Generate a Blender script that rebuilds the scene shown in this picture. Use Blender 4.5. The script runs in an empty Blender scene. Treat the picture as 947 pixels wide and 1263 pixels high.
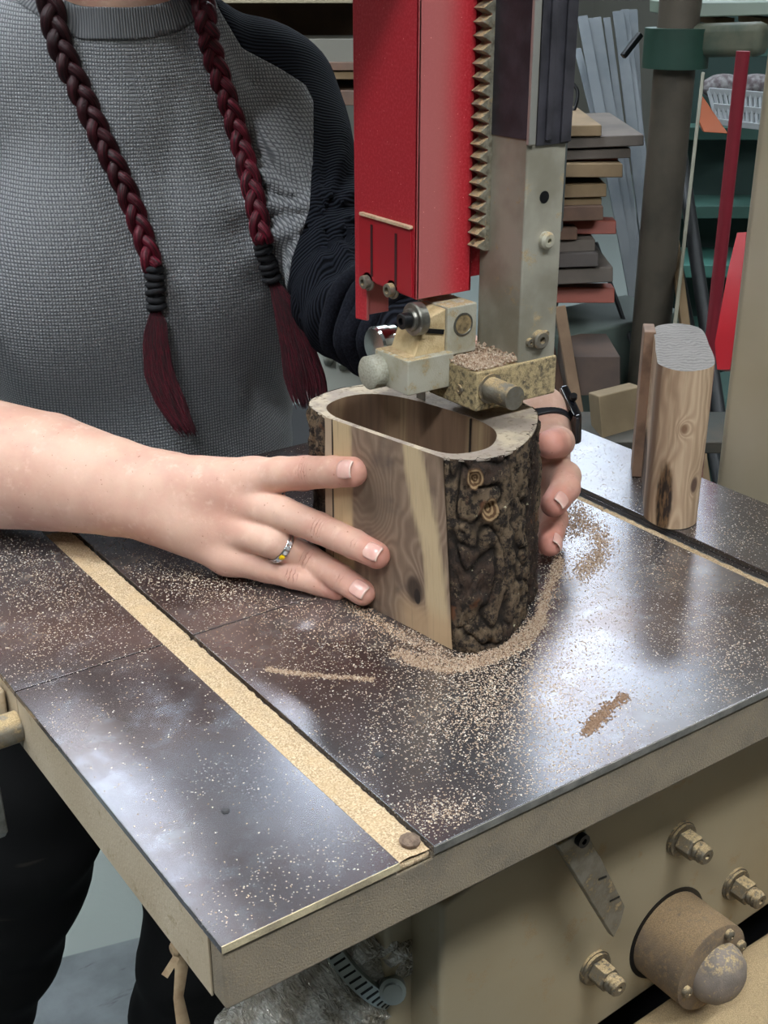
import bpy, math, random
import numpy as np
from mathutils import Vector, Matrix, noise as mn
random.seed(5); RNG = np.random.default_rng(5)
SC = bpy.context.scene
COL = SC.collection
TZ = 0.95                     # height of the saw table above the floor; shapes are written relative to the table top

# ------------------------------------------------------------------ camera
FPX, PITCH, YAW = 1525.0, 0.416, 0.6144
CAM = np.array([-.186, -.390, .400])
cp_, sp_ = math.cos(PITCH), math.sin(PITCH)
FW = np.array([math.sin(YAW)*cp_, math.cos(YAW)*cp_, -sp_])
RT = np.array([math.cos(YAW), -math.sin(YAW), 0.0])
UP = np.cross(RT, FW)
cam_d = bpy.data.cameras.new('camera'); cam = bpy.data.objects.new('camera', cam_d); COL.objects.link(cam)
cam_d.sensor_fit = 'VERTICAL'; cam_d.sensor_height = 36.0; cam_d.lens = 36.0*FPX/1263.0
cam_d.clip_start = .02
cam.matrix_world = Matrix(((RT[0], UP[0], -FW[0], CAM[0]), (RT[1], UP[1], -FW[1], CAM[1]), (RT[2], UP[2], -FW[2], CAM[2]+TZ), (0, 0, 0, 1)))
SC.camera = cam
SC.view_settings.view_transform = 'Standard'; SC.view_settings.look = 'None'
SC.view_settings.gamma = 1.0; SC.view_settings.use_curve_mapping = False
SC.view_settings.exposure = 0.25

# ------------------------------------------------------------------ world light
w = bpy.data.worlds.new('world'); SC.world = w; w.use_nodes = True
w.node_tree.nodes['Background'].inputs[0].default_value = (.72, .80, .86, 1)
w.node_tree.nodes['Background'].inputs[1].default_value = .9

def at(px, py, t):            # point seen at a pixel of the photograph, at forward depth t
    return CAM + (FW + RT*(px-473.5)/FPX - UP*(py-631.5)/FPX)*t
def atz(px, py, z=0.0):
    d = FW + RT*(px-473.5)/FPX - UP*(py-631.5)/FPX
    return CAM + d*((z-CAM[2])/d[2])
def aty(px, py, y):
    d = FW + RT*(px-473.5)/FPX - UP*(py-631.5)/FPX
    return CAM + d*((y-CAM[1])/d[1])
def atx(px, py, x):
    d = FW + RT*(px-473.5)/FPX - UP*(py-631.5)/FPX
    return CAM + d*((x-CAM[0])/d[0])
def proj(P):
    d = np.asarray(P)-CAM; t = d@FW
    return 473.5+FPX*(d@RT)/t, 631.5-FPX*(d@UP)/t
V = lambda *a: np.array(a, float)

# ------------------------------------------------------------------ node helper
class NT:
    def __init__(s, name):
        s.m = bpy.data.materials.new(name); s.m.use_nodes = True
        s.t = s.m.node_tree; s.b = s.t.nodes['Principled BSDF']; s.out = s.t.nodes['Material Output']
    def n(s, typ, ins=None, **kw):
        x = s.t.nodes.new(typ)
        for k, v in kw.items(): setattr(x, k, v)
        for k, v in (ins or {}).items(): s.put(x.inputs[k], v)
        return x
    def put(s, inp, v):
        if isinstance(v, bpy.types.NodeSocket): s.t.links.new(v, inp)
        elif isinstance(v, (tuple, list)) and len(v) == 3 and inp.type == 'RGBA': inp.default_value = (*v, 1)
        else: inp.default_value = v
    def set(s, k, v): s.put(s.b.inputs[k], v)
    def math(s, op, a, b=0.0, c=0.0): return s.n('ShaderNodeMath', {0: a, 1: b, 2: c}, operation=op).outputs[0]
    def mix(s, f, a, b, mode='MIX'):
        x = s.n('ShaderNodeMix', data_type='RGBA', blend_type=mode)
        s.put(x.inputs[0], f); s.put(x.inputs[6], a); s.put(x.inputs[7], b); return x.outputs[2]
    def obj(s): return s.n('ShaderNodeTexCoord').outputs['Object']
    def uv(s): return s.n('ShaderNodeTexCoord').outputs['UV']
    def mapv(s, vec, scale=(1, 1, 1), rot=(0, 0, 0), loc=(0, 0, 0)):
        return s.n('ShaderNodeMapping', {'Vector': vec, 'Scale': scale, 'Rotation': rot, 'Location': loc}).outputs[0]
    def noise(s, vec, scale, detail=3, rough=.55, dist=0):
        return s.n('ShaderNodeTexNoise', {'Vector': vec, 'Scale': scale, 'Detail': detail, 'Roughness': rough, 'Distortion': dist}).outputs[0]
    def voro(s, vec, scale, feat='F1', out=0):
        return s.n('ShaderNodeTexVoronoi', {'Vector': vec, 'Scale': scale}, feature=feat).outputs[out]
    def wave(s, vec, scale, dist=0, detail=2, ds=1, typ='BANDS', d='X'):
        x = s.n('ShaderNodeTexWave', {'Vector': vec, 'Scale': scale, 'Distortion': dist, 'Detail': detail, 'Detail Scale': ds}, wave_type=typ)
        if typ == 'BANDS': x.bands_direction = d
        return x.outputs['Fac']
    def ramp(s, f, stops, interp='LINEAR'):
        x = s.n('ShaderNodeValToRGB', {'Fac': f}); r = x.color_ramp; r.interpolation = interp
        while len(r.elements) < len(stops): r.elements.new(.5)
        for e, (p, c) in zip(r.elements, stops):
            e.position = p; e.color = (*c, 1) if len(c) == 3 else c
        return x.outputs[0]
    def step(s, f, lo, hi):
        x = s.n('ShaderNodeMapRange', {0: f, 1: lo, 2: hi, 3: 0.0, 4: 1.0}, interpolation_type='SMOOTHSTEP'); return x.outputs[0]
    def sep(s, v):
        x = s.n('ShaderNodeSeparateXYZ', {0: v}); return x.outputs
    def comb(s, a, b, c=0.0): return s.n('ShaderNodeCombineXYZ', {0: a, 1: b, 2: c}).outputs[0]
    def attr(s, name, out='Fac'): return s.n('ShaderNodeAttribute', attribute_name=name).outputs[out]
    def bump(s, h, strength=.3, dist=.001):
        s.put(s.b.inputs['Normal'], s.n('ShaderNodeBump', {'Height': h, 'Strength': strength, 'Distance': dist}).outputs[0])

def sr(r, g, b):              # sRGB 0..255 to linear
    f = lambda c: (c/255/12.92) if c/255 <= .04045 else ((c/255+.055)/1.055)**2.4
    return (f(r), f(g), f(b))

_M = {}
def mat(name, col, rough=.6, metal=0.0, var=None, vs=30, bump=0, bs=200, dust=0, dustcol=sr(196, 170, 128), spec=.5, coat=0, dsc=90):
    """plain surface with mottling (var), fine bump and sawdust lying on upward faces / in patches"""
    if name in _M: return _M[name]
    g = NT(name); o = g.obj(); c = col
    if var: c = g.mix(g.step(g.noise(o, vs, 4), .35, .7), col, var)
    r = rough
    if dust:
        nz = g.sep(g.n('ShaderNodeNewGeometry').outputs['Normal'])[2]
        up = g.step(nz, .35, .8)
        sp = g.step(g.noise(o, dsc, 5, .7), .62-.25*dust, .72-.18*dust)
        f = g.math('MAXIMUM', g.math('MULTIPLY', up, g.step(g.noise(o, dsc, 5, .7), .5-.35*dust, .62-.3*dust)), g.math('MULTIPLY', sp, .75))
        fine = g.noise(o, 1400, 2)
        dc = g.mix(g.step(fine, .35, .65), tuple(x*.62 for x in dustcol), dustcol)
        c = g.mix(f, c, dc)
        r = g.math('ADD', g.math('MULTIPLY', f, .95-rough), rough)
        if metal: g.set('Metallic', g.math('MULTIPLY', g.math('SUBTRACT', 1.0, f), metal))
    elif metal: g.set('Metallic', metal)
    g.set('Base Color', c); g.set('Roughness', r); g.set('Specular IOR Level', spec)
    if coat: g.set('Coat Weight', coat); g.set('Coat Roughness', .15)
    if bump: g.bump(g.noise(o, bs, 3), bump, .001)
    _M[name] = g.m; return g.m

# ------------------------------------------------------------------ mesh helper
def unit(v): v = np.asarray(v, float); return v/(np.linalg.norm(v)+1e-12)
def frame(ax):
    ax = unit(ax); h = V(0, 0, 1) if abs(ax[2]) < .9 else V(1, 0, 0)
    a = unit(np.cross(h, ax)); return a, np.cross(ax, a), ax
class MB:
    def __init__(s): s.v = []; s.f = []; s.mi = []; s.n = 0
    def add(s, vs, fs, mi=0):
        s.v.append(np.asarray(vs, float)); 
        for f in fs: s.f.append(tuple(i+s.n for i in f)); s.mi.append(mi)
        s.n += len(vs); return s
    def box(s, lo, hi, mi=0):
        x0, y0, z0 = lo; x1, y1, z1 = hi
        return s.add([(x0,y0,z0),(x1,y0,z0),(x1,y1,z0),(x0,y1,z0),(x0,y0,z1),(x1,y0,z1),(x1,y1,z1),(x0,y1,z1)],
                     [(0,3,2,1),(4,5,6,7),(0,1,5,4),(1,2,6,5),(2,3,7,6),(3,0,4,7)], mi)
    def bar(s, a, b, wa, wb=None, side=None, mi=0, w2=None, h2=None):
        """rectangular bar from a to b; wa along side, wb across"""
        a = np.asarray(a, float); b = np.asarray(b, float); wb = wa if wb is None else wb
        ax = unit(b-a); u = unit(side) if side is not None else frame(ax)[0]
        u = unit(u-ax*(u@ax)); v = np.cross(ax, u); r = []
        for p, p1, p2 in ((a, wa, wb), (b, w2 or wa, h2 or wb)):
            r += [p-u*p1/2-v*p2/2, p+u*p1/2-v*p2/2, p+u*p1/2+v*p2/2, p-u*p1/2+v*p2/2]
        return s.add(r, [(0,3,2,1),(4,5,6,7),(0,1,5,4),(1,2,6,5),(2,3,7,6),(3,0,4,7)], mi)
    def lathe(s, a, ax, prof, n=24, mi=0, u=None, cap=True):
        """profile of (distance along ax, radius)"""
        A, B, X = frame(ax); a = np.asarray(a, float)
        if u is not None: A = unit(u-X*(np.asarray(u)@X)); B = np.cross(X, A)
        vs = [a+X*h+(A*math.cos(2*math.pi*k/n)+B*math.sin(2*math.pi*k/n))*r for h, r in prof for k in range(n)]
        fs = [(i*n+k, i*n+(k+1) % n, (i+1)*n+(k+1) % n, (i+1)*n+k) for i in range(len(prof)-1) for k in range(n)]
        if cap: fs += [tuple(reversed(range(n))), tuple(range((len(prof)-1)*n, len(prof)*n))]
        return s.add(vs, fs, mi)
    def cyl(s, a, b, r, r2=None, n=24, mi=0):
        a = np.asarray(a, float); b = np.asarray(b, float)
        return s.lathe(a, b-a, [(0, r), (np.linalg.norm(b-a), r2 if r2 is not None else r)], n, mi)
    def tube(s, pts, r, n=10, mi=0, cap=True, ell=1.0, side=None):
        pts = [np.asarray(p, float) for p in pts]; rs = r if hasattr(r, '__len__') else [r]*len(pts)
        T = [unit(pts[min(i+1, len(pts)-1)]-pts[max(i-1, 0)]) for i in range(len(pts))]
        A = frame(T[0])[0] if side is None else unit(np.asarray(side)-T[0]*(np.asarray(side)@T[0])); vs = []
        for p, t, q in zip(pts, T, rs):
            A = unit(A-t*(A@t)); B = np.cross(t, A)
            vs += [p+(A*math.cos(2*math.pi*k/n)+B*math.sin(2*math.pi*k/n)*ell)*q for k in range(n)]
        fs = [(i*n+k, i*n+(k+1) % n, (i+1)*n+(k+1) % n, (i+1)*n+k) for i in range(len(pts)-1) for k in range(n)]
        if cap: fs += [tuple(reversed(range(n))), tuple(range((len(pts)-1)*n, len(pts)*n))]
        return s.add(vs, fs, mi)
    def prism(s, poly, ext, mi=0):
        """poly: 3-D points of a planar outline, ext: extrusion vector"""
        n = len(poly); p = np.asarray(poly, float); e = np.asarray(ext, float)
        nrm = sum(np.cross(p[i], p[(i+1) % n]) for i in range(n))
        if nrm@e > 0: p = p[::-1]
        return s.add(np.vstack([p, p+e]), [tuple(range(n)), tuple(reversed(range(n, 2*n)))]+[(i, i+n, (i+1) % n+n, (i+1) % n) for i in range(n)], mi)
    def hexhead(s, a, ax, r, h, n=6, mi=0): return s.lathe(a, ax, [(0, r), (h*.85, r), (h, r*.85)], n, mi)
    def build(s, name, mats, parent=None, bevel=0, smooth=False, seg=2, uv=None, attrs=None):
        v = np.vstack(s.v); v = v+np.array([0, 0, TZ])
        me = bpy.data.meshes.new(name); me.from_pydata(v.tolist(), [], s.f); 
        if not isinstance(mats, (list, tuple)): mats = [mats]
        for m in mats: me.materials.append(m)
        me.polygons.foreach_set('material_index', s.mi)
        if uv is not None:
            l = me.uv_layers.new(name='UVMap'); vi = np.empty(len(me.loops), int); me.loops.foreach_get('vertex_index', vi)
            l.data.foreach_set('uv', np.asarray(uv, np.float32)[vi].ravel())
        for k, a in (attrs or {}).items():
            at_ = me.attributes.new(k, 'FLOAT', 'POINT'); at_.data.foreach_set('value', np.asarray(a, np.float32))
        me.validate(); me.update()
        o = bpy.data.objects.new(name, me); COL.objects.link(o)
        if smooth: me.shade_smooth()
        if bevel:
            b = o.modifiers.new('bevel', 'BEVEL'); b.width = bevel; b.segments = seg; b.limit_method = 'ANGLE'; b.angle_limit = .6
            me.shade_smooth(); b.harden_normals = True
        if smooth == 'auto' or (smooth and not bevel and smooth != 'full'):
            me.set_sharp_from_angle(angle=.7)
        if parent is not None:
            o.parent = parent; o.matrix_parent_inverse = Matrix.Translation(-world_loc(parent))
        return o
def world_loc(o):
    l = Vector(o.location) if o.type == 'EMPTY' else Vector((0, 0, 0)); return l
def tag(o, label=None, cat=None, group=None, kind=None):
    if label: o['label'] = label
    if cat: o['category'] = cat
    if group: o['group'] = group
    if kind: o['kind'] = kind
    return o
def empty(name, loc, label, cat, group=None):
    o = bpy.data.objects.new(name, None); COL.objects.link(o); o.location = (loc[0], loc[1], loc[2]+TZ); o.empty_display_size = .05
    return tag(o, label, cat, group)

# ------------------------------------------------------------------ implicit surfaces
def smin(a, b, k):
    h = np.clip(.5+.5*(b-a)/k, 0, 1); return b*(1-h)+a*h-k*h*(1-h)
def seg_d(P, a, ra, b, rb):
    ab = b-a; t = np.clip(((P-a)@ab)/(ab@ab+1e-12), 0, 1)
    return np.linalg.norm(P-a-t[:, None]*ab, axis=1)-(ra+(rb-ra)*t)
class Blob:
    """smooth union of groups; each group a list of prims ('c',a,ra,b,rb) / ('e',centre,3x3 axes,radii)"""
    def __init__(s, k=.01): s.g = []; s.k = k; s.gr = []
    def chain(s, pts, k=.006):
        s.g.append((k, [('c', np.asarray(p, float), r, np.asarray(q, float), r2) for (p, r), (q, r2) in zip(pts[:-1], pts[1:])])); return s
    def ell(s, c, rad, axes=np.eye(3), k=.01): s.g.append((k, [('e', np.asarray(c, float), np.asarray(axes, float), np.asarray(rad, float))])); return s
    def groove(s, pts, depth, w): s.gr.append(([np.asarray(p, float) for p in pts], depth, w)); return s
    def __call__(s, P, M=.05):
        D = np.full(len(P), .2)
        for k, prims in s.g:
            G = np.full(len(P), .2)
            for pr in prims:
                if pr[0] == 'c':
                    _, a, ra, b, rb = pr; r = max(ra, rb)+M; lo = np.minimum(a, b)-r; hi = np.maximum(a, b)+r
                else:
                    _, c, ax, rad = pr; r = rad.max()+M; lo = c-r; hi = c+r
                m = np.where(((P > lo)&(P < hi)).all(1))[0]
                if not len(m): continue
                if pr[0] == 'c': d = seg_d(P[m], a, ra, b, rb)
                else:
                    q = (P[m]-c)@ax.T; k0 = np.linalg.norm(q/rad, axis=1); k1 = np.linalg.norm(q/rad**2, axis=1)+1e-9; d = k0*(k0-1)/k1
                G[m] = smin(G[m], d, .002 if len(prims) > 1 else .0005)
            m = G < .19; D[m] = smin(D[m], G[m], k)
        for pts, dep, w_ in s.gr:
            dd = np.full(len(P), 9.)
            lo = np.min(pts, 0)-4*w_; hi = np.max(pts, 0)+4*w_; m = np.where(((P > lo)&(P < hi)).all(1))[0]
            if not len(m): continue
            q = dd[m]
            for a, b in zip(pts[:-1], pts[1:]): q = np.minimum(q, seg_d(P[m], a, 0, b, 0))
            D[m] += dep*np.exp(-(q/w_)**2)
        return D
def surface_nets(fn, lo, hi, h):
    lo = np.asarray(lo, float); hi = np.asarray(hi, float); n = np.ceil((hi-lo)/h).astype(int)+1
    ax = [lo[i]+h*np.arange(n[i]) for i in range(3)]; D = np.empty(n)
    for i0 in range(0, n[0], 24):
        X = np.stack(np.meshgrid(ax[0][i0:i0+24], ax[1], ax[2], indexing='ij'), -1); D[i0:i0+24] = fn(X.reshape(-1, 3)).reshape(X.shape[:3])
    S = D < 0; c = n-1
    cnt = np.zeros(c, int); 
    for i in (0, 1):
        for j in (0, 1):
            for k in (0, 1): cnt += S[i:i+c[0], j:j+c[1], k:k+c[2]]
    act = (cnt > 0)&(cnt < 8); idx = -np.ones(c, int); I = np.argwhere(act); idx[act] = np.arange(len(I))
    acc = np.zeros((len(I), 3)); num = np.zeros(len(I))
    for a in range(3):
        for p in (0, 1):
            for q in (0, 1):
                o0 = np.zeros(3, int); b_, c_ = [x for x in range(3) if x != a]; o0[b_] = p; o0[c_] = q; o1 = o0.copy(); o1[a] = 1
                A = I+o0; B = I+o1; da = D[A[:, 0], A[:, 1], A[:, 2]]; db = D[B[:, 0], B[:, 1], B[:, 2]]
                m = (da < 0) != (db < 0); t = np.zeros(len(I)); t[m] = da[m]/(da[m]-db[m])
                pt = A+0.0; pt[:, a] += t; acc[m] += pt[m]; num[m] += 1
    Vt = lo+h*acc/num[:, None]; F = []
    for a in range(3):
        b_, c_ = [(1, 2), (2, 0), (0, 1)][a]
        sl0 = [slice(None)]*3; sl1 = [slice(None)]*3; sl0[a] = slice(0, n[a]-1); sl1[a] = slice(1, n[a])
        s0 = S[tuple(sl0)]; s1 = S[tuple(sl1)]; E = np.argwhere(s0 != s1)
        E = E[(E[:, b_] > 0)&(E[:, c_] > 0)&(E[:, b_] < c[b_])&(E[:, c_] < c[c_])]
        if not len(E): continue
        def cell(db, dc):
            Q = E.copy(); Q[:, b_] -= db; Q[:, c_] -= dc; return idx[Q[:, 0], Q[:, 1], Q[:, 2]]
        q = np.stack([cell(0, 0), cell(1, 0), cell(1, 1), cell(0, 1)], 1)
        fl = ~s0[E[:, 0], E[:, 1], E[:, 2]]; q[fl] = q[fl][:, ::-1]; F.append(q)
    return Vt, np.vstack(F)
def hit(fn, px, py, t0=.6, t1=1.6):
    """first point of an implicit surface along the line of sight"""
    d = FW + RT*(px-473.5)/FPX - UP*(py-631.5)/FPX; ts = np.arange(t0, t1, .004); v = fn(CAM+ts[:, None]*d, .1); i = np.where(v < 0)[0]
    return CAM+d*(ts[i[0]] if len(i) else t1)
def split_mesh(Vt, F, s):
    """cut a polygon mesh along s = 0 -> (verts, faces) for s<0 and s>=0"""
    out = []
    for sg in (-1, 1):
        v = list(map(tuple, Vt)); cache = {}; fs = []; q = s*sg
        pos = q[F] > 0
        for f, ps in zip(F, pos):
            if ps.all(): fs.append(tuple(f)); continue
            if not ps.any(): continue
            g = []
            for i in range(len(f)):
                a, b = f[i], f[(i+1) % len(f)]
                if q[a] > 0: g.append(a)
                if (q[a] > 0) != (q[b] > 0):
                    key = (min(a, b), max(a, b))
                    if key not in cache:
                        t = q[a]/(q[a]-q[b]); cache[key] = len(v); v.append(tuple(Vt[a]*(1-t)+Vt[b]*t))
                    g.append(cache[key])
            if len(g) > 2: fs.append(tuple(g))
        used = sorted({i for f in fs for i in f}); mp = {u: i for i, u in enumerate(used)}
        out.append((np.array([v[u] for u in used]), [tuple(mp[i] for i in f) for f in fs]))
    return out

# ================================================================== SETTING
g = NT('concrete_floor'); o = g.obj(); y = g.sep(o)
pale = g.step(g.math('ADD', g.math('MULTIPLY', y[0], .25), y[1]), 1.02+.08-TZ*0, 1.024+.08)
c = g.mix(g.step(g.noise(o, 9, 6, .6), .3, .7), sr(74, 80, 82), sr(98, 104, 106))
c = g.mix(g.step(g.noise(g.mapv(o, (3, 14, 1), rot=(0, 0, .6)), 4, 4, .6), .62, .7), c, sr(66, 70, 72))
c = g.mix(pale, c, sr(122, 129, 125))
g.set('Base Color', c); g.set('Roughness', .6); g.bump(g.noise(o, 60, 4), .2, .002); M_floor = g.m
g = NT('painted_wall'); o = g.obj()
g.set('Base Color', g.mix(g.noise(o, 2, 4), sr(104, 103, 96), sr(128, 126, 116))); g.set('Roughness', .85); M_wall = g.m
g = NT('ceiling_paint'); g.set('Base Color', sr(205, 208, 205)); g.set('Roughness', .9); M_ceil = g.m
F0 = -TZ; CZ = 2.15
def struct(name, mb, m): return tag(mb.build(name, m), kind='structure')
struct('floor', MB().box((-4, -4, F0-.1), (6.5, 6.5, F0)), M_floor)
struct('ceiling', MB().box((-4, -4, CZ), (6.5, 6.5, CZ+.1)), M_ceil)
struct('wall_back', MB().box((-4, 6.4, F0), (6.5, 6.5, CZ)), M_wall)
struct('wall_right', MB().box((6.4, -4, F0), (6.5, 6.5, CZ)), M_wall)
struct('wall_left', MB().box((-4, -4, F0), (-3.9, 6.5, CZ)), M_wall)
struct('wall_front', MB().box((-4, -4, F0), (6.5, -3.9, CZ)), M_wall)

# ceiling lights
g = NT('light_diffuser'); g.set('Base Color', (.9, .9, .9)); g.set('Emission Color', (.90, .96, 1.0)); g.set('Emission Strength', 46.0); M_tube = g.m
g = NT('large_panel_diffuser'); g.set('Base Color', (.9, .9, .9)); g.set('Emission Color', (.80, .90, 1.0)); g.set('Emission Strength', 7.5); M_panel = g.m; g = NT('bright_panel_diffuser'); g.set('Base Color', (.9, .9, .9)); g.set('Emission Color', (.80, .90, 1.0)); g.set('Emission Strength', 26.0); M_panelb = g.m
M_white = mat('white_enamel', sr(220, 220, 216), .4)
def fixture(cx, cy, label, sx=1.2, sy=.30, m=None):
    e = empty('ceiling_light', (cx, cy, CZ), label, 'ceiling light', 'ceiling lights of the workshop')
    MB().box((cx-sx/2, cy-sy/2, CZ-.07), (cx+sx/2, cy+sy/2, CZ-.002)).build('housing', M_white, e, bevel=.006)
    MB().box((cx-sx/2+.03, cy-sy/2+.03, CZ-.082), (cx+sx/2-.03, cy+sy/2-.03, CZ-.069)).build('diffuser', m or M_tube, e)
LIGHTS = [(-1.3, -1.0, 'near left, behind the photographer'), (.35, -1.15, 'straight above the photographer'), (-.8, .7, 'left of the worker'), (2.2, -.5, 'right of the bandsaw'),
          (-1.7, 3.0, 'in the far left part')]
for x, y_, d in LIGHTS: fixture(x, y_, 'white rectangular ceiling light ' + d)
for x, y_, sx, sy, d in ((1.28, 2.85, .42, 1.5, 'leftmost of the rows behind the worker'), (1.98, 2.6, .34, 1.3, 'second row behind the worker'), (2.88, 2.85, .70, 1.5, 'widest one, high behind the bandsaw'), (3.85, 3.5, .55, 1.6, 'above the drill press'), (4.75, 4.3, .55, 1.6, 'in the far right corner')):
    fixture(x, y_, 'soft lit ceiling panel light ' + d, sx, sy, M_panelb if x < 2 else M_panel)

# ================================================================== BANDSAW
saw = empty('bandsaw', (.45, .26, F0), 'cream and red bandsaw with a sawdust covered steel table', 'bandsaw')
# --- materials of the saw
g = NT('ground_cast_iron'); o = g.obj()
big = g.step(g.noise(o, 5, 3), .35, .65)
c = g.mix(big, sr(136, 136, 142), sr(120, 108, 108))
c = g.mix(g.step(g.noise(o, 40, 5, .6), .45, .75), c, sr(146, 146, 152))
spk = g.voro(o, 420); dens = g.noise(o, 11, 3, .6)
dust = g.math('MULTIPLY', g.math('SUBTRACT', 1.0, g.step(spk, .10, .24)), g.step(dens, .44, .6))
haze = g.math('MULTIPLY', g.step(g.noise(o, 7, 5, .6), .35, .8), .12)
f = g.math('MAXIMUM', dust, haze)
g.set('Base Color', g.mix(f, c, sr(190, 170, 145))); g.set('Metallic', g.math('SUBTRACT', .92, g.math('MULTIPLY', f, .8)))
g.set('Roughness', g.math('ADD', g.math('MULTIPLY', f, .5), g.math('ADD', .20, g.math('MULTIPLY', g.noise(o, 6, 4), .08))))
M_iron = g.m
M_edge = mat('machined_edge', sr(138, 134, 126), .5, .3, sr(100, 97, 92), 60, .2, 400)
M_cast = mat('painted_casting', sr(190, 174, 150), .65, 0, sr(176, 158, 132), 14, .35, 500, dust=.2, dustcol=sr(176, 156, 124))
M_castface = mat('dusty_front_casting', sr(142, 128, 108), .8, 0, sr(122, 111, 96), 30, .7, 900, dust=.4, dustcol=sr(160, 142, 116), dsc=420)
M_cream = mat('cream_enamel', sr(190, 180, 160), .42, 0, sr(180, 168, 142), 5, .05, 90)
M_creamd = mat('cream_enamel_dusty', sr(156, 143, 118), .5, 0, sr(146, 131, 104), 5, .1, 300, dust=.16, dustcol=sr(176, 152, 118), dsc=40)
M_black = mat('black_plastic', sr(38, 37, 42), .5, 0, sr(58, 56, 62), 60, .1, 300)
M_blk = mat('black_steel', sr(30, 30, 32), .4, .5)
M_steel = mat('dull_steel', sr(150, 148, 140), .38, .85, sr(110, 106, 98), 90, .1, 500)
M_steeld = mat('dusty_steel', sr(140, 134, 122), .5, .6, sr(110, 100, 84), 90, .3, 500, dust=.4)
M_bolt = mat('bolt_steel', sr(120, 112, 98), .5, .6, sr(90, 80, 66), 300, .3, 900, dust=.35, dsc=300)
M_alu = mat('cast_aluminium', sr(190, 186, 170), .5, .25, sr(170, 162, 138), 60, .3, 900, dust=.25, dsc=120)
M_yel = mat('dust_caked_block', sr(186, 164, 122), .9, 0, sr(92, 84, 68), 260, .8, 1200, dust=.6, dustcol=sr(206, 182, 138), dsc=500)
M_red = mat('red_enamel', sr(176, 28, 40), .38, 0, sr(164, 34, 46), 8, .04, 300)
g = NT('red_enamel_dusty'); o = g.obj(); xyz = g.sep(o)
c = g.mix(g.step(g.noise(o, 600, 3), .4, .75), sr(180, 30, 44), sr(196, 62, 70))
pt = g.step(g.math('ADD', g.noise(o, 16, 4, .6), g.math('MULTIPLY', g.math('SUBTRACT', xyz[2], .25), .5)), .62, .66)
face = g.step(g.math('ABSOLUTE', g.sep(g.n('ShaderNodeNewGeometry').outputs['Normal'])[1]), .5, .6)
band = g.math('SUBTRACT', 1.0, g.step(g.math('ADD', xyz[0], g.math('MULTIPLY', g.noise(o, 40, 3), .006)), .296, .322))
c = g.mix(g.math('MULTIPLY', g.math('MULTIPLY', face, band), .75), c, sr(176, 108, 104))
c = g.mix(g.math('SUBTRACT', 1.0, g.step(g.voro(o, 170), .05, .07)), c, sr(226, 150, 140))
g.set('Base Color', c); g.set('Roughness', .42); M_redd = g.m

TW, TD, TH = .60, .52, .040
# --- table slab: pieces between the two slots and the blade slit (one mesh)
tb = MB(); S1, S2, SD = (.0985, .1195), (.481, .5005), .008
SL = .0012
def slab(x0, x1, y0, y1, z0, z1, mi):
    tb.box((x0, y0, -.0045), (x1, y1, z1), mi)
    tb.box((x0+(.013 if x0 < .01 else 0), max(y0, .0145), z0), (x1-(.013 if x1 > .59 else 0), min(y1, TD-.0145), -.0045), mi)
for x0, x1 in ((0, S1[0]),):
    slab(x0, x1, 0, .2595-SL/2, -.012, 0, 0); slab(x0, x1, .2595+SL/2, TD, -.012, 0, 0)

for e_, z0_, z1_ in ((0, -.0045, .0045), (.0145, -.012, .0075)):      # middle plate, one piece with the blade slit cut into it
    tb.prism([(S1[1], e_, z0_), (S2[0], e_, z0_), (S2[0], TD-e_, z0_), (S1[1], TD-e_, z0_), (S1[1], .2595+SL/2, z0_), (.295, .2595+SL/2, z0_), (.295, .2595-SL/2, z0_), (S1[1], .2595-SL/2, z0_)], (0, 0, z1_))
slab(S2[1], TW, 0, TD, -.012, 0, 0)
for (x0, x1) in (S1, S2): tb.box((x0-.0005, 0.0145, -.014), (x1+.0005, TD, -SD), 1)
tb.build('table_top', [M_iron, M_edge], saw, bevel=.0012)
# casting skirt: hollow apron below the plate
sk = MB(); 
ap = lambda lo, hi: sk.box(lo, hi)

sk.prism([(.0012, .0012, -TH), (TW-.001, .0012, -TH), (TW-.001, .0012, -.0046), (S2[1], .0012, -.0046), (S2[1], .0012, -SD), (S2[0], .0012, -SD), (S2[0], .0012, -.0046),
          (S1[1], .0012, -.0046), (S1[1], .0012, -SD), (S1[0], .0012, -SD), (S1[0], .0012, -.0046), (.0012, .0012, -.0046)], (0, .0132, 0))
ap((.0012, .014, -TH), (.012, .2588, -.0046)); ap((.0012, .2602, -TH), (.012, TD-.014, -.0046))
ap((TW-.012, .014, -TH), (TW-.001, TD-.014, -.0046)); ap((.0012, TD-.014, -TH), (TW-.001, TD-.001, -.0046))
ap((.15, .014, -.034), (.158, TD-.014, -.0145)); ap((.42, .014, -.034), (.428, TD-.014, -.0145))
sk.build('table_apron', [M_castface], saw, bevel=.0018)
MB().box((.0003, .0136, -TH-.0005), (.0012, .2588, -.005)).box((.0003, .2602, -TH-.0005), (.0012, TD, -.005)).build('apron_side', M_cast, saw)
MB().box((.0004, -.0005, -.0044), (S1[0]-.0002, .0004, -.0003)).build('edge_dust_line', mat('cream_dust_line', sr(196, 180, 146), .9, 0, sr(150, 136, 112), 60, .4, 700), saw)
MB().box((S1[1]+.0002, -.0005, -.0052), (TW-.0004, .0004, -.0004)).build('front_edge_band', M_edge, saw, bevel=.0003)
# levelling screw plugs in the front edge
MB().cyl((.405, -.0006, -.010), (.405, .004, -.010), .0045, n=16).build('screw', M_blk, saw, smooth=True)
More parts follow.
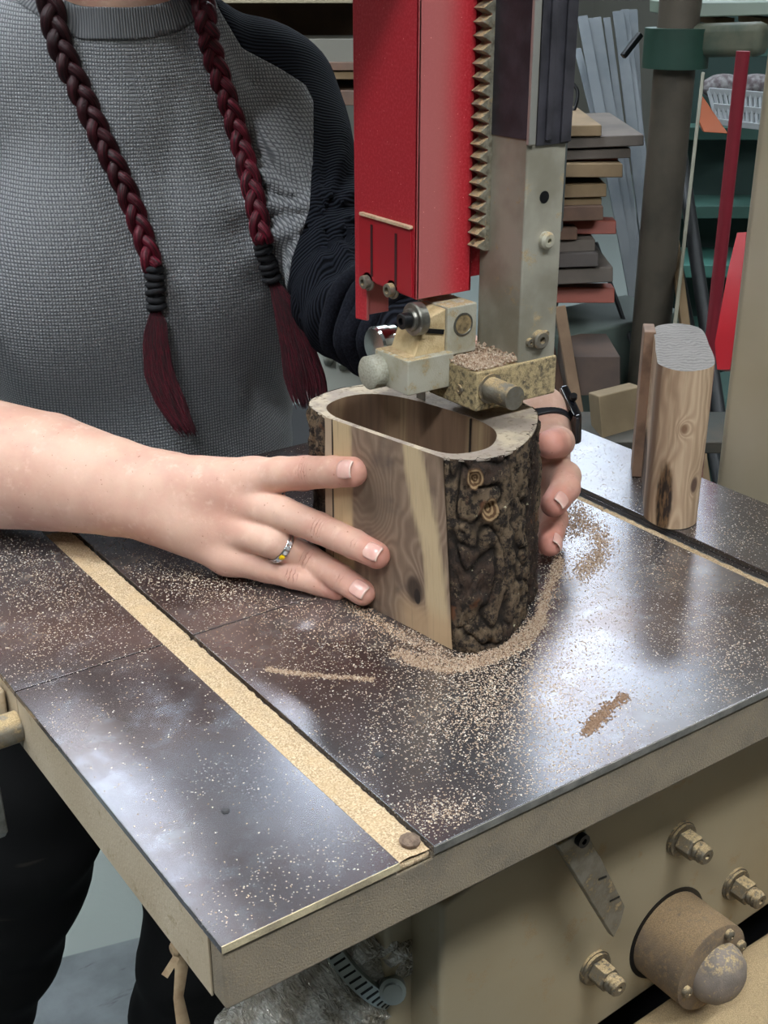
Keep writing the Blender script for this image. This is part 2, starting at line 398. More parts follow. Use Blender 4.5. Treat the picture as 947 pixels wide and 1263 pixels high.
# fence rail bolt and bracket at the left edge
br = MB().box((-.012, .275, -.034), (-.001, .36, -.006)); br.build('rail_bracket', M_cast, saw, bevel=.003)
MB().cyl((-.03, .262, -.026), (.0, .262, -.026), .010, n=20).cyl((-.022, .262, -.026), (-.03, .262, -.026), .013, n=20).build('rail_bolt', M_steeld, saw, smooth=True)
MB().prism([(-.020, .262, -.035), (-.020, .25, -.035), (-.020, .244, -.085), (-.020, .252, -.094), (-.020, .262, -.092), (-.020, .30, -.035)], (-.006, 0, 0)).build('rail_hanger', M_steel, saw, bevel=.001)
# --- cradle casting (cream) under the table
PY = .060
bd = MB()
x0p = aty(545, 1180, PY)[0]
_q = lambda px, py: tuple(aty(px, py, PY))
bd.prism([_q(545, 1118), _q(590, 1085), _q(1120, 800), _q(1120, 1010), _q(947, 1118), _q(735, 1268), _q(540, 1420)], (0, .16, 0))
bd.build('table_cradle', M_creamd, saw, bevel=.004)
MB().box((x0p-.02, PY+.03, -.5), (x0p+.02, PY+.22, -.045)).build('cradle_side', M_creamd, saw, bevel=.004)
# lip along the cradle under the table
MB().prism([(x0p+.015, PY+.001, -.041), (x0p+.015, PY-.014, -.041), (x0p+.015, PY+.001, -.062)], (.55, 0, 0)).build('cradle_lip', M_creamd, saw, bevel=.002)
def nut(px, py, big=1.0):
    c = aty(px, py, PY)
    o = MB().lathe(c+V(0, .0, 0), (0, -1, 0), [(0, .0135*big), (.002, .0135*big), (.002, .0125*big), (.004, .0125*big)], 24)
    q = o.build('nut_bolt', M_bolt, saw, smooth=True)
    MB().lathe(c+V(0, -.004, 0), (0, -1, 0), [(0, .0095*big), (.011, .0095*big), (.012, .0085*big)], 6).build('nut', M_bolt, q, bevel=.0006)
    s = MB().lathe(c+V(0, -.016, 0), (0, -1, 0), [(0, .0068*big), (.002, .0072*big), (.0035, .0066*big), (.005, .0072*big), (.0065, .0066*big), (.008, .0068*big), (.0095, .0055*big), (.0094, .002), (.006, .002)], 20)
    s.build('threaded_end', M_bolt, q, smooth=True)
nut(838, 1033); nut(905, 1089); nut(732, 1192)
# handwheel shaft housing
hc = aty(822, 1150, PY); 
h_ = MB().lathe(hc+V(0, .004, 0), (0, -1, 0), [(0, .034), (.036, .034), (.046, .034), (.047, .0325)], 48); hub = h_.build('shaft_housing', mat('dusty_brown_casting', sr(124, 104, 82), .8, 0, sr(100, 86, 72), 40, .6, 900, dust=.5, dustcol=sr(152, 126, 94), dsc=260), saw, smooth=True)
MB().lathe(hc+V(0, .0, 0), (0, -1, 0), [(0, .0375), (.0006, .0375)], 48).build('housing_gap', M_blk, saw)
kn = MB().lathe(hc+V(.003, -.047+.004, -.004), (0, -1, 0), [(-.002, .0225), (.004, .0225), (.012, .019), (.017, .013), (.019, .006), (.0195, .001)], 32); kn.build('end_cap', mat('grey_dusty_cap', sr(132, 120, 110), .7, 0, sr(112, 102, 94), 60, .5, 900, dust=.1, dsc=260), hub, smooth=True)
for a in (65, 15, 190):
    a = math.radians(a); MB().lathe(hc+V(.0275*math.cos(a), -.043, .0275*math.sin(a)), (0, -1, 0), [(0, .0042), (.003, .004), (.0042, .0025), (.0042, .0012), (.003, .0012)], 14).build('cap_screw', M_bolt, hub, smooth=True)
# tilt pointer
pa = aty(708, 1040, .03); pb = aty(760, 1138, .03)
pt_ = MB(); sd = V(1, 0, 0)
poly = [aty(688, 1043, .03), aty(722, 1024, .03), aty(742, 1060, .03), aty(771, 1118, .03), aty(766, 1138, .03), aty(757, 1157, .03), aty(733, 1118, .03)]
pt_.prism(poly, (0, .006, 0)); pt_.build('tilt_pointer', M_steeld, saw, bevel=.0008)
ps = aty(715, 1034, .03); MB().lathe(ps, (0, -1, 0), [(0, .0045), (.004, .0045), (.004, .002), (.002, .002)], 14).build('screw', M_blk, saw, smooth=True)
for q in ((752, 1112, 764, 1106), (738, 1085, 748, 1081)):
    a = aty(q[0], q[1], .0297); b = aty(q[2], q[3], .0297); MB().bar(a, b, .0012, .0004, (0, 0, 1)).build('pointer_mark', M_blk, saw)
# steel bracket and dust port behind the hose
MB().box((.17, .09, -.12), (.176, .14, -.045)).build('port_bracket', M_blk, saw, bevel=.001)
# dark space under the cradle and lower wheel housing with sawdust on its top
_r = lambda px, py: aty(px, py, .048)
lo_ = MB(); pr_ = [_r(700, 1315), _r(780, 1258), _r(870, 1196), _r(1080, 1060)]; pr_ += [V(pr_[-1][0], .048, -.60), V(pr_[0][0], .048, -.60)]
lo_.prism(pr_, (0, -.16, 0)); lo_.build('lower_door', mat('dust_covered_door', sr(150, 130, 104), .9, 0, sr(150, 128, 98), 30, .5, 900, dust=.6, dustcol=sr(186, 160, 122), dsc=120), saw, bevel=.006)
MB().box((.20, .10, -.60), (1.1, .42, -.12)).build('cradle_gap_shade', M_blk, saw, bevel=.004)  # black box that puts the shade of the gap below the cradle into colour
MB().box((.18, .0, F0+.001), (1.1, .46, -.60)).build('base_cabinet', M_cream, saw, bevel=.01)
# --- column, upper wheel housing
MB().box((.637, -.02, -.60), (.86, .272, .62)).build('column', M_cream, saw, bevel=.012, seg=4)
uh = MB(); uh.prism([(-.05+.1, 0.16, .50), (.80, .16, .50), (.92, .16, .62), (.92, .16, 1.0), (.80, .16, 1.12), (.12, .16, 1.12), (.0, .16, 1.0), (.0, .16, .58)], (0, .22, 0)); uh.build('upper_wheel_housing', M_cream, saw, bevel=.01)
# red lever on the back of the column
lv = MB(); lv.tube([at(918, 288, 1.18), at(913, 330, 1.18), at(905, 390, 1.18), at(900, 425, 1.185), at(897, 457, 1.185)], [.007, .011, .0135, .0145, .010], 4, ell=.8, side=RT); lv.build('tension_lever', M_red, saw, smooth=True)
# --- blade
MB().box((.2995, .250, -.3), (.3001, .2595, .52)).build('blade', M_steel, saw)
# --- red blade guard
gd = MB(); gx, gy, gy2, gz = .280, .235, .305, .204
zb = lambda px, py: atx(px, py, gx)[2]
th = .0025
# left plate, with notched bottom
yl = lambda px, py: atx(px, py, gx)[1]
P = [(gx, gy, zb(512, 370)), (gx, yl(452, 346), zb(452, 346)), (gx, yl(452, 396), zb(452, 396)), (gx, gy2, zb(438, 393)), (gx, gy2, .55), (gx, gy, .55)]
gd.prism(P, (th, 0, 0))
gd.prism([(gx, gy, zb(512, 370)), (.325, gy, zb(512, 370)), (.325, gy, .55), (gx, gy, .55)], (0, th, 0))
gd.prism([(.3235, gy+.004, zb(512, 370)+.008), (.340, gy+.004, zb(512, 370)+.008), (.340, gy+.004, .55), (.3235, gy+.004, .55)], (0, th, 0))
gd.prism([(.325, gy, zb(512, 370)), (.325, gy2, zb(512, 370)), (.325, gy2, .55), (.325, gy, .55)], (-th, 0, 0))
gd.prism([(gx+.003, gy2-.012, zb(452, 390)), (.30, gy2-.012, zb(452, 390)), (.30, gy2-.012, .3), (gx+.003, gy2-.012, .3)], (0, th, 0))
gb = gd.build('blade_guard', M_redd, saw, bevel=.0008)
# raised adjuster plate with two slots and dust on its top edge
a_, b_ = (444, 262), (508, 282)
P = [(gx-.0012, atx(444, 265, gx)[1], atx(444, 265, gx)[2]), (gx-.0012, atx(508, 283, gx)[1], atx(508, 283, gx)[2]), (gx-.0012, gy+.003, zb(508, 366)), (gx-.0012, atx(444, 340, gx)[1], zb(444, 340))]
MB().prism(P, (.0012, 0, 0)).build('adjuster_plate', M_red, gb, bevel=.0004)
MB().bar(atx(445, 263, gx-.0018), atx(507, 281, gx-.0018), .0035, .0022, (1, 0, 0)).build('dust_ridge', mat('pale_dust', sr(222, 190, 160), .9, 0, sr(200, 165, 130), 400, .6, 1500), gb, bevel=.0006)
for (xa, ya, xb, yb) in ((458, 277, 456, 340), (488, 288, 485, 352)):
    a = atx(xa, ya, gx-.0014); b = atx(xb, yb, gx-.0014); MB().bar(a, V(a[0], a[1], b[2]), .0004, .0022, (1, 0, 0)).build('slot', mat('slot_dark', sr(60, 16, 20), .7), gb)
for (px, py) in ((455, 347), (485, 357)):
    c = atx(px, py, gx); q = MB().lathe(c, (-1, 0, 0), [(0, .0062), (.0012, .0062)], 20).build('washer', M_steeld, gb, smooth=True)
    MB().lathe(c+V(-.0012, 0, 0), (-1, 0, 0), [(0, .0045), (.004, .0045), (.0044, .0038), (.0044, .0022), (.002, .0022)], 18).build('socket_bolt', M_steeld, gb, smooth=True)
# --- guide post
pp = MB(); px0, px1, py0, py1 = .331, .363, .192, .235
pp.box((px0, py0, .150), (px1, py1, .60)); post = pp.build('guide_post', mat('post_steel', sr(170, 165, 150), .5, .25, sr(140, 134, 118), 22, .2, 500, dust=.18, dsc=50), saw, bevel=.0015)
# black cover on upper part: L of two plates, with bright corner strip and groove
zc = aty(660, 178, py0)[2]; 
bc = MB(); bc.box((px0-.0012, py0-.0002, zc+.003), (px0, py1, .60)); bc.box((px0+.006, py0-.0014, zc-.001), (px1+.0004, py0, .60))
bc.box((px0+.012, py0-.0030, zc+.002), (px0+.0165, py0-.0014, .60)); bc.box((px0+.0245, py0-.0030, zc), (px1+.0006, py0-.0014, .60)); bc.build('black_cover', M_black, post, bevel=.0004)
MB().box((px0-.0014, py0-.0026, zc), (px0+.004, py0+.0002, .60)).build('corner_strip', mat('bright_strip', sr(190, 188, 180), .35, .7), post, bevel=.0006)
# rack teeth
tk = MB(); zt = .2318
ztop = .56; pitch = .0079; z = atx(600, 308, px0)[2]; ry0, ry1 = py1-.010, py1
tk.box((px0-.0035, ry0, z), (px0, ry1, ztop))
while z < ztop:
    tk.prism([(px0-.0035, ry0, z), (px0-.0035, ry0, z+pitch*.92), (px0-.0105, ry0, z+pitch*.42)], (0, ry1-ry0, 0)); z += pitch
tk.build('gear_rack', mat('rack_steel', sr(170, 164, 146), .5, .5, sr(120, 112, 96), 200, .3, 900, dust=.3, dsc=300), post, bevel=.0003)
# holes and screws on the post front
def on_front(px, py): return aty(px, py, py0)
c = on_front(671, 243); MB().lathe(c+V(0, .0002, 0), (0, -1, 0), [(0, .0038), (.0006, .0038)], 18).build('hole', M_blk, post)
c = on_front(672, 296); MB().lathe(c, (0, -1, 0), [(0, .0055), (.003, .0055), (.0045, .0040), (.0045, .0016), (.002, .0016)], 18).build('set_screw', M_alu, post, smooth=True)
c = on_front(663, 418); q = MB().lathe(c, (0, -1, 0), [(0, .0062), (.004, .0062), (.005, .005), (.005, .0024), (.002, .0024)], 20).build('socket_bolt', M_steeld, post, smooth=True)
MB().lathe(c+V(-.0075, 0, -.001), (0, -1, 0), [(0, .003), (.0025, .0028), (.0025, .001), (.001, .001)], 12).lathe(c+V(.0062, 0, .003), (0, -1, 0), [(0, .002), (.0022, .0018)], 12).build('pin', M_steeld, post, smooth=True)
# --- lower guide block with clamp shaft
bl = MB(); bx0 = .2955; bz0, bz1 = .1375, .1640
zt_ = bz1
bl.box((bx0, py0-.0015, bz0), (px1+.0012, py1+.006, bz1)); blk = bl.build('guide_block', M_yel, saw, bevel=.0015)
sx = aty(604, 479, py0-.0015)
MB().cyl(V(sx[0], py0+.0, sx[2]), V(sx[0], py0-.026, sx[2]), .0078, n=28).build('clamp_shaft', M_steeld, blk, smooth=True, bevel=0)
MB().lathe(V(sx[0], py0-.0015, sx[2]), (0, -1, 0), [(0, .0098), (.0012, .0098)], 28).build('shaft_collar', M_steeld, blk, smooth=True)
for (px, py) in ((549, 473), (567, 480)):
    c = atx(px, py, bx0); MB().lathe(c, (-1, 0, 0), [(0, .0032), (.0012, .0030), (.0012, .0014), (.0004, .0014)], 14).build('set_screw', M_steeld, blk, smooth=True)
# --- bearing clamp body left of the block
cb = MB()
cx0 = .262; A0 = atx(503, 446, cx0); cy0 = A0[1]; cy1 = atx(462, 432, cx0)[1]
zt2 = A0[2]; zb2 = atx(505, 490, cx0)[2]; xr = aty(560, 440, cy0)[0]
cb.box((cx0, cy0, zb2), (xr, cy1, zt2)); clamp = cb.build('bearing_clamp', M_alu, saw, bevel=.001)
MB().box((cx0+.003, cy0+.006, zt2-.0005), (xr-.004, cy1-.003, zt2+.0006)).build('dust_on_clamp', mat('fine_tan_dust', sr(206, 180, 140), .95, 0, sr(186, 158, 116), 300, .8, 1500), clamp, bevel=.0005)
# upright block with bore
ub = MB(); ux0 = aty(552, 400, cy0+.004)[0]; ux1 = aty(588, 400, cy0+.004)[0]; uz1 = aty(560, 378, cy0+.004)[2]
ub.box((ux0, cy0+.004, zt2-.004), (ux1, cy0+.034, uz1)); up_ = ub.build('blade_support_block', M_alu, saw, bevel=.0012)
bc_ = aty(571, 400, cy0+.004); MB().lathe(bc_+V(0, .0001, 0), (0, -1, 0), [(0, .0078), (.0006, .0078), (.0008, .0066), (.0003, .0062)], 30).build('bore_rim', M_steel, up_, smooth=True)
MB().lathe(bc_+V(0, -.0001, 0), (0, -1, 0), [(0, .0063), (.0005, .0063)], 30).build('bore', mat('dusty_bore', sr(150, 128, 90), .9, 0, sr(90, 76, 54), 200, .5, 900), up_)
MB().prism([V(ux0, cy0+.006, zt2-.002), V(ux0, cy0+.006, uz1-.001), V(ux0-.016, cy0+.006, uz1-.006), V(ux0-.026, cy0+.006, zt2-.002)], (0, .026, 0)).build('support_rib', mat('dust_covered_rib', sr(204, 180, 138), .9, 0, sr(176, 150, 108), 120, .6, 900), up_, bevel=.001)
MB().bar(V(ux0-.016, cy0+.0056, uz1-.013), V(ux0-.002, cy0+.0056, uz1-.016), .003, .001, (0, 0, 1)).build('rib_slot', M_blk, up_)
# guide bearing with bolt
c = at(509, 394, .786)
bb = MB().lathe(c, (-1, 0, 0), [(-.006, .0105), (.0, .0108), (.001, .0100), (.001, .0075), (.003, .0072), (.0035, .0068)], 30).build('guide_bearing', M_steel, saw, smooth=True)
MB().lathe(c+V(-.003, 0, 0), (-1, 0, 0), [(0, .0052), (.006, .0052), (.0065, .0046), (.0065, .0025), (.004, .0025)], 20).build('bearing_bolt', M_blk, bb, smooth=True)
MB().cyl(c+V(.005, .0, 0), c+V(.010, 0, 0), .005).build('bearing_pin', M_steel, bb, smooth=True)
# knurled knob and the polished ring behind it
c = at(473, 456, .815); kb = MB(); kn_ = []
kb.lathe(c, (-1, 0, 0), [(0, .0102), (.001, .011), (.0125, .011), (.0135, .0098), (.0137, .001)], 60)
kb.build('knurled_knob', mat('knurled_alu', sr(196, 194, 178), .5, .3, sr(170, 166, 146), 700, .9, 1400), clamp, smooth=True)
c = at(485, 422, .865); MB().lathe(c, (-1, 0, 0), [(0, .0125), (.006, .0125), (.007, .0135), (.015, .0135), (.0165, .012), (.0168, .001)], 40).build('polished_ring', mat('polished_steel', sr(200, 200, 198), .15, 1), clamp, smooth=True)

# ================================================================== HOLLOWED LOG BOX
box = empty('hollow_log_box', (.29, .22, 0), 'hollowed walnut log box with rough bark side, held upright on the saw table', 'wooden box')
HT = .128
# wood with swirling figure, seen on the sawn face: UV in metres (u along the face from the right corner, v up)
g = NT('walnut_sawn_face'); uv = g.uv(); x = g.sep(uv)
n1 = g.noise(g.mapv(uv, (9, 5, 1)), 1.6, 3, .5); 
wc = g.math('ADD', x[0], g.math('ADD', g.math('MULTIPLY', x[1], .30), g.math('MULTIPLY', n1, .16)))
knot = lambda cu, cv, r: g.math('MULTIPLY', g.math('POWER', 2.718, g.math('MULTIPLY', g.math('ADD', g.math('POWER', g.math('SUBTRACT', x[0], cu), 2.0), g.math('POWER', g.math('MULTIPLY', g.math('SUBTRACT', x[1], cv), .7), 2.0)), -1/(r*r))), 1.0)
k1 = knot(.064, .078, .017); k2 = knot(.028, .030, .011)
wc = g.math('ADD', wc, g.math('ADD', g.math('MULTIPLY', k1, .05), g.math('MULTIPLY', k2, .05)))
fig = g.math('ADD', g.math('MULTIPLY', g.wave(g.comb(wc, 0.0), 34, 3.0, 4, 2), .6), g.math('MULTIPLY', g.noise(g.mapv(g.comb(wc, x[1]), (180, 12, 1)), 1.2, 4, .65), .5))
fine = g.noise(g.mapv(uv, (600, 26, 1)), 1, 3)
c = g.ramp(fig, [(0, sr(112, 90, 74)), (.5, sr(132, 110, 92)), (1, sr(150, 128, 108))])
c = g.mix(g.step(g.noise(uv, 28, 4), .5, .75), c, sr(98, 82, 72))
# sapwood streak running from the top right down to the right corner
s1 = g.math('ADD', x[0], g.math('MULTIPLY', g.math('SUBTRACT', g.noise(g.mapv(uv, (40, 14, 1)), 1, 3), .5), .02))
cen = g.math('ADD', .0075, g.math('MULTIPLY', g.math('POWER', g.math('MAXIMUM', g.math('MULTIPLY', x[1], 7.8), 0.0), 1.4), .017))
dd = g.math('ABSOLUTE', g.math('SUBTRACT', s1, cen))
sap = g.math('SUBTRACT', 1.0, g.step(g.math('ADD', dd, g.math('MULTIPLY', g.math('SUBTRACT', fine, .5), .006)), .0045, .0115))
c = g.mix(sap, c, g.mix(fine, sr(176, 152, 118), sr(208, 186, 150)))
low = g.math('MULTIPLY', g.math('SUBTRACT', 1.0, g.step(x[1], .012, .03)), g.math('SUBTRACT', 1.0, g.step(x[0], .03, .05)))
c = g.mix(g.math('MULTIPLY', low, .8), c, sr(182, 152, 118))
dkb = g.math('SUBTRACT', 1.0, g.step(g.math('SUBTRACT', s1, g.math('SUBTRACT', cen, .018)), -.004, .002))
c = g.mix(g.math('MULTIPLY', dkb, .8), c, sr(92, 74, 58))
# pale strip at the left end of the face
lef = g.step(s1, .078, .083); c = g.mix(lef, c, g.mix(g.step(s1, .0965, .0985), sr(196, 172, 134), sr(178, 158, 134)))
c = g.mix(g.math('MULTIPLY', k1, .75), c, sr(92, 76, 62)); c = g.mix(g.step(k2, .5, .9), c, sr(60, 46, 36))
hole = g.math('ADD', g.math('POWER', g.math('SUBTRACT', x[0], .026), 2.0), g.math('MULTIPLY', g.math('POWER', g.math('SUBTRACT', x[1], .026), 2.0), .2)); c = g.mix(g.step(hole, 4e-6, 8e-6), sr(28, 18, 12), c)
c = g.mix(g.math('MULTIPLY', g.step(fine, .5, .8), .35), c, sr(92, 76, 62))
g.set('Base Color', c); g.set('Roughness', .62); g.bump(g.math('ADD', fine, g.math('MULTIPLY', fig, .5)), .12, .0005); M_face = g.m
g = NT('walnut_cut_rim'); o = g.obj()
c = g.mix(g.step(g.noise(o, 28, 4), .42, .58), sr(192, 176, 152), sr(156, 142, 130))
c = g.mix(g.step(g.noise(o, 300, 3), .5, .8), c, sr(122, 104, 90)); g.set('Base Color', c); g.set('Roughness', .8); M_rim = g.m
g = NT('walnut_inner_wall'); o = g.obj()
c = g.ramp(g.noise(g.mapv(o, (26, 26, 2)), 1.2, 4, .6, .6), [(.3, sr(96, 74, 58)), (.5, sr(128, 100, 78)), (.7, sr(168, 142, 108))])
c = g.mix(g.math('MULTIPLY', g.step(g.noise(g.mapv(o, (300, 300, 14)), 1, 3), .45, .7), .4), c, sr(90, 70, 54)); g.set('Base Color', c); g.set('Roughness', .7); M_inner = g.m
def spline(pts, n, closed=True):
    p = np.asarray(pts, float); N = len(p); out = []
    m = N if closed else N-1
    for i in range(m):
        a, b, c, d = (p[(i+k) % N] if closed else p[min(max(i+k, 0), N-1)] for k in (-1, 0, 1, 2))
        for t in np.arange(n)/n: out.append(.5*((2*b)+(c-a)*t+(2*a-5*b+4*c-d)*t*t+(3*b-a-3*c+d)*t**3))
    if not closed: out.append(p[-1])
    return np.array(out)
# outline of the body: A = front right corner of the sawn face, B = front left corner
A_t, B_t = V(.2445, .158), V(.2265, .262); A_b, B_b = V(.246, .146), V(.230, .270)
bark_t = [A_t, V(.258, .145), V(.280, .1415), V(.306, .152), V(.332, .172), V(.350, .196), V(.352, .232), V(.335, .268), V(.306, .298), V(.275, .306), V(.247, .302), V(.231, .289)]
bark_b = [A_b, V(.257, .137), V(.272, .134), V(.292, .141), V(.320, .158), V(.350, .186), V(.358, .226), V(.345, .262), V(.318, .290), V(.285, .304), V(.252, .304), V(.234, .292)]
NS = 14
bt = spline(bark_t+[B_t], NS, False); bb_ = spline(bark_b+[B_b], NS, False); NB = len(bt)
NZ = 90
# right edge of the base lifts: the bark is chipped away near the bottom right
def bark_point(i, k):
    s = k/NZ; p = bb_[i]*(1-s)+bt[i]*s; z = HT*s
    return V(p[0], p[1], z)
# finer resampling for displacement
R_ = 4; iu = np.linspace(0, NB-1, 360); ring_b = np.stack([np.interp(iu, range(NB), bb_[:, k]) for k in (0, 1)], 1); ring_t = np.stack([np.interp(iu, range(NB), bt[:, k]) for k in (0, 1)], 1)
cc = ring_b.mean(0); mb = MB(); vs = []; att = []; NU = len(iu)
def ring_index(px, z):
    P = np.stack([*(ring_b*(1-z/HT)+ring_t*z/HT).T, np.full(len(ring_b), z)], 1)[:200]; return int(np.argmin(abs(np.asarray(proj(P)[0])-px)))
knots = [(ring_index(585, .118), .1165, 9, .0085), (ring_index(601, .095), .096, 9, .0095), (ring_index(585, .02), .020, 20, .024)]
for k in range(NZ+1):
    s = k/NZ
    for i in range(NU):
        p = ring_b[i]*(1-s)+ring_t[i]*s; i0, i1 = max(i-1, 0), min(i+1, NU-1)
        tg = (ring_b[i1]-ring_b[i0])*(1-s)+(ring_t[i1]-ring_t[i0])*s; nrm = unit(V(-tg[1], tg[0])); nrm = nrm if nrm@(p-cc) > 0 else -nrm
        z = HT*s; q = Vector((p[0]*44, p[1]*44, z*25))
        wv = mn.noise_vector(q*.8); q2 = q+wv*.9
        rg = 1-abs(mn.noise(q2*1.5)); rg = max(0, (rg-.80)/.20)**1.3; rg = max(rg, .4*max(0, (1-abs(mn.noise(q2*3.6+Vector((5, 2, 1))))-.86)/.14))                       # crack lines
        pl = mn.fractal(Vector((p[0]*150, p[1]*150, z*110)), .9, 2.1, 4)
        pl2 = mn.fractal(Vector((p[0]*40+7, p[1]*40, z*30)), 1.0, 2.0, 3)
        plate = mn.noise(Vector((p[0]*30+3, p[1]*30, z*16+5)))
        dsp = .0012+.0018*pl2+.0015*pl+.0012*max(-1, min(1, plate*3))-.0036*rg
        e = min(i/14, (NU-1-i)/10, 1); e = max(e, 0); dsp = dsp*e-.0006*(1-e)
        if k > NZ-4: dsp = min(dsp, .0006)
        kf = 0
        for ki, kz, kw, kr in knots:
            ar = (i-ki)*.00092; d2 = math.hypot(ar*1.1, z-kz)
            if d2 < kr*1.3:
                kf = max(kf, 1-d2/(kr*1.3)); dsp += .0022*math.exp(-((d2-kr*.75)/(kr*.22))**2)-.0010*math.exp(-(d2/(kr*.5))**2)+.0004*math.sin(d2*4500)
        vs.append((p[0]+nrm[0]*dsp, p[1]+nrm[1]*dsp, z+.0003)); att.append((rg, plate, kf))
fs = [(k*NU+i, k*NU+i+1, (k+1)*NU+i+1, (k+1)*NU+i) for k in range(NZ) for i in range(NU-1)]
g = NT('walnut_bark'); o = g.obj(); cr = g.attr('crack'); plt_ = g.attr('plate'); kn_a = g.attr('knot')
c = g.mix(g.step(plt_, -.1, .2), sr(68, 52, 42), sr(118, 99, 78))
c = g.mix(g.step(g.noise(o, 150, 6, .75), .44, .58), c, sr(44, 36, 31))
c = g.mix(g.step(g.noise(g.mapv(o, (1, 1, 1), loc=(1, 5, 2)), 200, 5, .8), .58, .66), c, sr(130, 112, 90))
c = g.mix(g.step(g.noise(o, 34, 3), .64, .7), c, sr(108, 70, 46))
c = g.mix(g.math('MULTIPLY', g.step(cr, .2, .9), .9), c, sr(34, 27, 22))
c = g.mix(g.step(g.noise(g.mapv(o, (1, 1, 1), loc=(3, 2, 1)), 75, 5, .8), .66, .70), c, sr(196, 188, 156))
c = g.mix(g.step(kn_a, .30, .42), c, g.mix(g.step(g.math('SINE', g.math('MULTIPLY', kn_a, 30.0)), -.5, .6), sr(104, 76, 52), sr(170, 140, 104)))
g.set('Base Color', c); g.set('Roughness', .88); g.set('Specular IOR Level', .3); g.bump(g.noise(o, 380, 6, .75), 1.0, .002); M_bark = g.m
bm = MB(); bm.add(vs, fs); att = np.array(att)
bm.build('bark', M_bark, box, smooth='full', attrs={'crack': att[:, 0], 'plate': att[:, 1], 'knot': att[:, 2]*(np.array(vs)[:, 2] > .07)})
# cavity outline and top rim
inn = [V(.2325, .262), V(.2405, .281), V(.262, .289), V(.280, .283), V(.293, .262), V(.302, .225), V(.3045, .192), V(.298, .172), V(.280, .157), V(.262, .157), V(.2500, .166), V(.2425, .196), V(.2355, .236)]
inr = spline(inn, 12); NI = len(inr)
def rim_z(p): return HT+.0
body = MB(); off = 0
out_t = np.vstack([ring_t[::4], [B_t]]); out_b = np.vstack([ring_b[::4], [B_b]]); NO = len(out_t)
# inner wall
iv = [(p[0], p[1], HT) for p in inr]+[(p[0], p[1], 0) for p in inr]
body.add(iv, [(i, i+NI, (i+1) % NI+NI, (i+1) % NI) for i in range(NI)], 2)
body.build('hollow', [M_face, M_rim, M_inner], box, smooth='full')
# top rim by pairing outline samples with cavity samples by angle
ctr = inr.mean(0)
def by_angle(loop, n=240):
    a = np.unwrap(np.arctan2(loop[:, 1]-ctr[1], loop[:, 0]-ctr[0])); 
    if a[-1] < a[0]: loop = loop[::-1]; a = a[::-1]
    L = np.vstack([loop, loop[:1]]); aa = np.append(a, a[0]+2*math.pi); th_ = a[0]+np.linspace(0, 2*math.pi, n, endpoint=False)
    P = np.stack([np.interp(th_, aa, L[:, k]) for k in (0, 1)], 1); k0 = np.argmin((th_ % (2*math.pi))); return np.roll(P, -k0, 0)
outer = np.vstack([ring_t, [B_t*(1-t)+A_t*t for t in np.linspace(.02, .98, 40)]])
po, pi_ = by_angle(outer), by_angle(inr); n_ = len(po); rm = MB()
zj = [HT+.0003*mn.noise(Vector((p[0]*120, p[1]*120, 0))) for p in po]
rm.add([(p[0], p[1], z) for p, z in zip(po, zj)]+[(p[0], p[1], HT) for p in pi_]+[(p[0], p[1], HT-.0012) for p in po], [(i, (i+1) % n_, (i+1) % n_+n_, i+n_) for i in range(n_)]+[(i+2*n_, (i+1) % n_+2*n_, (i+1) % n_, i) for i in range(n_)])
rm.build('rim', M_rim, box)
# sawn front face: fine grid with a vertical seam
fg = MB(); NUf, NVf = 60, 50; vv = []; uvv = []
for k in range(NVf+1):
    for i in range(NUf+1):
        s = k/NVf; t = i/NUf; a = A_b*(1-s)+A_t*s; b = B_b*(1-s)+B_t*s; p = a*(1-t)+b*t; Ln = np.linalg.norm(b-a)
        nrm = unit(V(-(b-a)[1], (b-a)[0])); nrm = nrm if nrm[0] < 0 else -nrm; p = p+nrm*.0004+nrm*.0006*mn.noise(Vector((t*5, s*5, 3)))
        vv.append((p[0], p[1], HT*s+.0003)); uvv.append((t*.105, s*HT))
fg.add(vv, [(k*(NUf+1)+i, (k+1)*(NUf+1)+i, (k+1)*(NUf+1)+i+1, k*(NUf+1)+i+1) for k in range(NVf) for i in range(NUf)])
fg.build('sawn_face', M_face, box, smooth='full', uv=uvv)
sa = A_b*.07+B_b*.93; sb_ = A_t*.07+B_t*.93
MB().bar(V(sa[0]-.0004, sa[1], .001), V(sb_[0]-.0004, sb_[1], HT+.0002), .0008, .0007, (0, 1, 0)).build('glue_seam', mat('seam_dark', sr(40, 30, 24), .9), box)
MB().bar(V(.3035, .205, .002), V(.3035, .205, HT-.0005), .0007, .0014, (0, 1, 0)).build('saw_kerf', mat('seam_dark', sr(40, 30, 24), .9), box)

# ================================================================== WOODEN CORE
core = empty('wooden_core', (.54, .23, 0), 'pale sapwood core block with rounded sides and grey end grain standing right of the box', 'wood block')
cpts = [V(.499, .196), V(.509, .186), V(.524, .186), V(.538, .196), V(.566, .225), V(.598, .262), V(.600, .284), V(.590, .293), V(.574, .291), V(.545, .262), V(.514, .231), V(.501, .216)]
cpts = [p-V(.0045, -.0032) for p in cpts]
cr_ = spline(cpts, 10); NC = len(cr_); HC = .127; cm_ = MB(); cv = []; NZc = 40
for k in range(NZc+1):
    s = k/NZc
    for i, p in enumerate(cr_):
        q = p.copy(); q = q+(cr_.mean(0)-q)*.0; wob = .0010*mn.noise(Vector((p[0]*20, p[1]*20, s*2)))
        dr = unit(p-cr_.mean(0)); cv.append((q[0]+dr[0]*wob, q[1]+dr[1]*wob, .0006+(HC+ .0015*math.sin(i/NC*6.28))*s))
cm_.add(cv, [(k*NC+i, (k+1)*NC+i, (k+1)*NC+(i+1) % NC, k*NC+(i+1) % NC) for k in range(NZc) for i in range(NC)])
